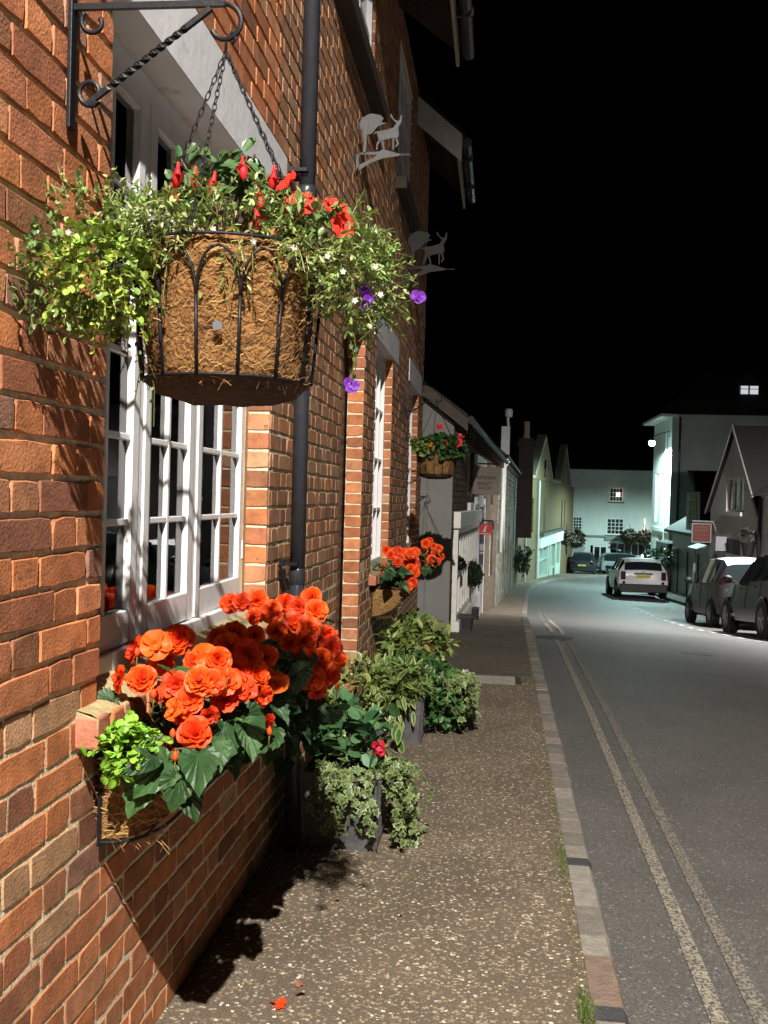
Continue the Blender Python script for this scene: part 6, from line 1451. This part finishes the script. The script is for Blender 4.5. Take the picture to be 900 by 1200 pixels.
def car(name, label, pos, yaw, stn, body_m, wheels, side_gl, front_gl, rear_gl, plate=None, roof_m=None, clad=.0, lamps=None, mir=None, pitch=0, group='cars parked down the street', mir_m=None):
    """stn: (y, z_low, z_mid, z_belt, z_roof, half_sill, half_mid, half_belt, half_roof), rear to front"""
    t = thing(name, label, 'car', (0,0,0), group)
    rows = []
    for (y, zl, zm, zb, zr, hs, hm, hb, hr) in stn:
        rows.append([(hs*.9, zl), (hs, zl+.06), (hm, zm), (hb, zb), (hr, zr-.045 if zr-zb > .2 else zr-.01), (hr*.72, zr-.008), (0, zr+.012)])
    n = len(rows[0]); B = MB(); G = MB(); K = MB(); RF = MB()
    def P(i, k, s): x, z = rows[i][k]; return V((s*x, stn[i][0], z))
    for i in range(len(rows)-1):
        for k in range(n-1):
            for s in (1, -1):
                q = [P(i,k,s), P(i+1,k,s), P(i+1,k+1,s), P(i,k+1,s)]
                if s > 0: q = q[::-1]
                tgt = B
                if k == 3 and i in side_gl: tgt = G
                if k in (4,5) and (i in front_gl or i in rear_gl): tgt = G
                if k == 3 and (i in front_gl or i in rear_gl) and i not in side_gl: tgt = B
                if k <= 1 and clad and k == 0: tgt = K
                if k >= 4 and tgt is B and roof_m and stn[i][4]-stn[i][3] > .3 and stn[i+1][4]-stn[i+1][3] > .3: tgt = RF
                tgt.add(q, [(0,1,2,3)])
    for i, fl in ((0, False), (len(rows)-1, True)):
        l = [P(i,k,-1) for k in range(n)] + [P(i,k,1) for k in range(n-2,-1,-1)]
        (B).add(l, [tuple(range(len(l))) if fl else tuple(range(len(l)-1,-1,-1))])
    under = [P(i,0,-1) for i in range(len(rows))] + [P(i,0,1) for i in range(len(rows)-1,-1,-1)]; K.add(under, [tuple(range(len(under)))])
    bo = B.build('body', body_m, t, smooth=True)
    me = bo.data; bm = bmesh.new(); bm.from_mesh(me); bmesh.ops.remove_doubles(bm, verts=bm.verts, dist=1e-4); bmesh.ops.recalc_face_normals(bm, faces=bm.faces)
    for e in bm.edges: e.smooth = not (len(e.link_faces) == 2 and e.calc_face_angle(0) > .75)
    bm.to_mesh(me); bm.free()
    go = G.build('windows', m_carglass, t, smooth=False); K.build('underside', m_trim, t)
    if RF.v: RF.build('roof', roof_m, t, smooth=True)
    # pillars
    for i in side_gl:
        if i-1 in side_gl:
            for s in (1, -1):
                pl = MB(); a, b = P(i,3,s), P(i,4,s); pl.tube([a+V((s*.004,0,0)), b+V((s*.004,0,0))], .028, 4); pl.build('pillar', m_trim, go)
    ym = [s[0] for s in stn]
    def half_at(y, idx): return interp([(s[0], s[idx]) for s in stn], y)
    r, w = wheels[2], wheels[3]
    for y in wheels[:2]:
        for s in (1, -1):
            hx = half_at(y, 6)
            g = MB(); g.lathe([(r*1.15,.004),(r*1.22,.012),(r*1.22,-.02),(r*1.12,-.02)], (s*hx,y,r), 24, axis='x', a0=R(-15), a1=R(195)); 
            if s < 0: g.v = [(2*s*hx-x, yy, z) for x, yy, z in g.v]
            g.build('wheel_arch', m_trim if clad else body_m, bo)
            g = MB(); g.lathe([(0,.006),(r*1.14,.006)], (0,0,0), 24, axis='x'); g.v = [(s*(hx+.002+x*.5), yy+y, z+r) for x, yy, z in g.v]; g.build('wheel_well', m_trim, bo)
            wheel(t, s*(hx-w/2+.03), y, r, w, s)
    # lamps, plate, mirrors, handles, joints
    y0, y1 = ym[0], ym[-1]
    for s in (1, -1):
        (lx, lz, lw, lh, ly) = lamps['rear']; g = MB(); g.box(min(s*lx,s*(lx+lw)), max(s*lx,s*(lx+lw)), ly-.03, ly+.10, lz, lz+lh); g.build('tail_light', m_redlamp, t, bevel=.02)
        (lx, lz, lw, lh, ly) = lamps['front']; g = MB(); g.box(min(s*lx,s*(lx+lw)), max(s*lx,s*(lx+lw)), ly-.18, ly+.02, lz, lz+lh); g.build('headlight', m_clear, t, bevel=.03)
        mx, my, mz = mir; g = MB(); g.blob((s*(mx+.09), my, mz), (.10,.06,.075), 10, 0); g.tube([(s*(mx-.04), my, mz-.05), (s*(mx+.06), my, mz-.02)], .02, 5); g.build('wing_mirror', mir_m or m_trim, t, smooth=True)
    g = MB(); hb = half_at(0,7)
    for s in (1, -1):
        for y in wheels[4]: g.obox(V((s*half_at(y,7), y, 0)), V((0,1,0)), V((s,0,0)), -.09, .09, half_at(y,3)-.10, half_at(y,3)-.07, -.01, .03)
    g.build('door_handle', body_m if not clad else m_trim, t)
    g = MB()
    for s in (1, -1):
        for y in wheels[5]:
            g.tube([(s*(half_at(y,5)+.0), y, half_at(y,1)+.10), (s*(half_at(y,6)+.001), y, half_at(y,2)), (s*(half_at(y,7)+.001), y, half_at(y,3))], .005, 4)
    g.build('door_joint', m_trim, bo)
    g = MB(); hs = stn[0][5]; g.box(-hs*.93, hs*.93, y0-.05, y0+.15, stn[0][1]+.02, stn[0][1]+.17); g.build('bumper', m_trim, t, bevel=.02); g = MB(); g.box(-hs*.9, hs*.9, y1-.12, y1+.03, stn[-1][1]+.02, stn[-1][1]+.16); g.build('bumper', m_trim, t, bevel=.02)
    if plate:
        pz_, py_, txt = plate; g = MB(); g.box(-.26,.26,py_-.012,py_,pz_-.055,pz_+.055); p = g.build('number_plate', m_plate, t)
        text_part(txt, p, (0,py_-.016,pz_-.03), (1,0,0), (0,0,1), .088, m_ptext)
    t.location = pos; t.rotation_euler = (R(pitch), 0, R(yaw)); return t
SUP = [(-1.93,.30,.55,.80,.86,.70,.74,.72,.55),(-1.88,.26,.58,.95,1.02,.78,.81,.77,.60),(-1.70,.25,.60,.98,1.38,.80,.83,.79,.59),(-1.45,.24,.60,.98,1.50,.81,.845,.80,.60),(-.75,.22,.60,.97,1.54,.81,.85,.81,.61),(.05,.22,.60,.95,1.53,.81,.85,.81,.61),(.45,.22,.60,.94,1.45,.81,.85,.81,.60),(1.10,.22,.58,.93,1.0,.81,.845,.79,.62),(1.50,.24,.56,.87,.91,.79,.83,.76,.55),(1.80,.27,.52,.76,.79,.72,.76,.68,.48),(1.92,.30,.48,.62,.64,.60,.63,.58,.42)]
slope = lambda a, b, x: math.degrees(math.atan2(road_z(x,b)-road_z(x,a), b-a))
zc = lambda x, y: road_z(x, y)
xx, yc = 5.42, 23.55
car('parked_hatchback', 'grey hatchback with a pale roof, parked just ahead of the black one at the right', (xx, yc, zc(xx,yc)), 0, SUP, paint('warm grey car paint', (.026,.024,.023)), (-1.25,1.2,.30,.19,(-.55,.35),(-1.0,-.15,.80)), (2,3,4,5,6), (6,), (1,), (.62,-1.95,'YN11 OCB'), paint('pale roof paint', (.60,.60,.62)), 0, {'rear':(.64,.74,.13,.34,-1.86),'front':(.52,.62,.2,.16,1.82)}, (.86,.62,1.02), slope(21,26,xx))
DARK = [(-1.98,.28,.50,.72,.78,.72,.76,.70,.52),(-1.93,.24,.55,.88,.95,.80,.83,.77,.60),(-1.55,.23,.58,.95,1.22,.82,.86,.80,.56),(-1.10,.22,.58,.96,1.40,.83,.87,.81,.56),(-.45,.21,.58,.95,1.45,.83,.875,.82,.58),(.10,.21,.58,.93,1.43,.83,.875,.82,.58),(.40,.21,.58,.92,1.36,.83,.875,.82,.57),(1.15,.21,.56,.90,.96,.82,.865,.79,.62),(1.60,.23,.54,.83,.87,.80,.84,.75,.55),(1.90,.26,.50,.70,.73,.72,.76,.66,.48),(2.02,.30,.45,.55,.57,.58,.62,.55,.40)]
xx, yc = 5.15, 18.15
car('parked_hatchback', 'black hatchback nearest at the right, cut off by the picture edge', (xx, yc, zc(xx,yc)), 0, DARK, paint('black car paint', (.004,.004,.005), .22), (-1.28,1.30,.315,.21,(-.6,.35),(-1.05,-.15,.85)), (1,2,3,4,5,6), (6,), (1,2), (.66,-2.0,'KP58 VTO'), None, 0, {'rear':(.52,.68,.26,.16,-1.90),'front':(.5,.58,.24,.14,1.88)}, (.88,.72,1.0), slope(16,20,xx))
SUV = [(-2.05,0.34,0.58,0.83,0.88,0.8,0.86,0.8,0.62),(-2.0,0.3,0.6,0.99,1.06,0.84,0.9,0.84,0.68),(-1.86,0.28,0.62,1.03,1.36,0.86,0.905,0.85,0.66),(-1.6,0.28,0.62,1.03,1.48,0.87,0.91,0.86,0.67),(-0.75,0.27,0.62,1.02,1.5,0.87,0.91,0.86,0.67),(0.05,0.27,0.62,1.01,1.48,0.87,0.91,0.86,0.67),(0.4,0.27,0.62,1.0,1.42,0.87,0.91,0.86,0.66),(0.95,0.28,0.62,0.99,1.08,0.87,0.91,0.84,0.68),(1.6,0.3,0.6,0.95,1.0,0.86,0.9,0.8,0.6),(1.95,0.32,0.58,0.85,0.9,0.78,0.84,0.72,0.5),(2.06,0.36,0.54,0.67,0.7,0.66,0.7,0.62,0.42)]
xx, yc = 5.38, 40.0
wc = car('parked_suv', 'white boxy small SUV with black cladding and yellow plate, parked before the lit corner', (xx, yc, zc(xx,yc)), .3, SUV, paint('white car paint', (.72,.71,.73), .3, 0), (-1.30,1.36,.345,.23,(-.6,.35),(-1.1,-.15,.85)), (2,3,4,5,6), (6,), (1,), (.83,-2.075,'GX66 UZW'), paint('white car paint', (.72,.71,.73), .3, 0), 1, {'rear':(.64,.70,.17,.30,-2.05),'front':(.5,.72,.24,.22,1.90)}, (.90,.62,1.10), slope(36,42,xx), mir_m=m_trim)
g = MB(); g.box(-.33,.33,-2.085,-2.04,.905,.955); WO_l = V((0,0,0)); 
o = g.build('boot_handle', m_trim, None, local=True); o.parent = wc
for s in (1,-1): g = MB(); g.lathe([(0,.0),(.05,0),(.055,.02)], (s*.70,-2.10,.60), 10, axis='y'); o = g.build('reflector', m_redlamp, None, local=True); o.parent = wc
g = MB(); g.lathe([(0,-.01),(.045,-.01),(.05,0)], (0,-2.075,.985), 12, axis='y'); o = g.build('badge', m_clear, None, local=True); o.parent = wc
g = MB(); g.box(-.85,.85,-2.11,-1.95,.24,.55); o = g.build('bumper', m_trim, None, local=True, bevel=.03); o.parent = wc
xx, yc = 6.15, 72.6
car('parked_hatchback', 'dark blue black hatchback far down the street before the white house', (xx, yc, pz(yc)-.13), -8, SUP, paint('dark blue paint', (.02,.025,.035), .25), (-1.25,1.2,.31,.19,(-.55,.35),(-1.0,-.15,.80)), (2,3,4,5,6), (6,), (1,), (.70,-1.95,'VO08 LHR'), None, 0, {'rear':(.50,.78,.24,.16,-1.92),'front':(.52,.62,.2,.16,1.82)}, (.86,.62,1.02))
xx, yc = 9.3, 74.6
car('parked_hatchback', 'grey blue car standing side on at the far end, nose to the right', (xx, yc, pz(yc)-.13), -84, SUP, paint('grey blue paint', (.20,.235,.25), .3), (-1.25,1.2,.31,.19,(-.55,.35),(-1.0,-.15,.80)), (2,3,4,5,6), (6,), (1,), None, None, 0, {'rear':(.50,.78,.24,.16,-1.92),'front':(.52,.62,.2,.16,1.82)}, (.86,.62,1.02))

# ------------------------------------------------------------------ night sky and view
w = bpy.data.worlds.new('World'); scn.world = w; w.use_nodes = True
nt = w.node_tree; bg = nt.nodes['Background']
sky = nt.nodes.new('ShaderNodeTexSky'); sky.sky_type = 'NISHITA'; sky.sun_disc = False; sky.sun_elevation = R(-9); sky.sun_rotation = R(200)
nt.links.new(sky.outputs['Color'], bg.inputs['Color']); bg.inputs['Strength'].default_value = .05
vs = scn.view_settings; scn.display_settings.display_device = 'sRGB'
vs.view_transform = 'Standard'; vs.look = 'None'; vs.exposure = 0; vs.gamma = 1; vs.use_curve_mapping = False
scn.cycles.max_bounces = 8; scn.cycles.diffuse_bounces = 3; scn.cycles.transparent_max_bounces = 12
scn.cycles.use_denoising = True
scn.cycles.sample_clamp_indirect = 6
bpy.context.view_layer.update()
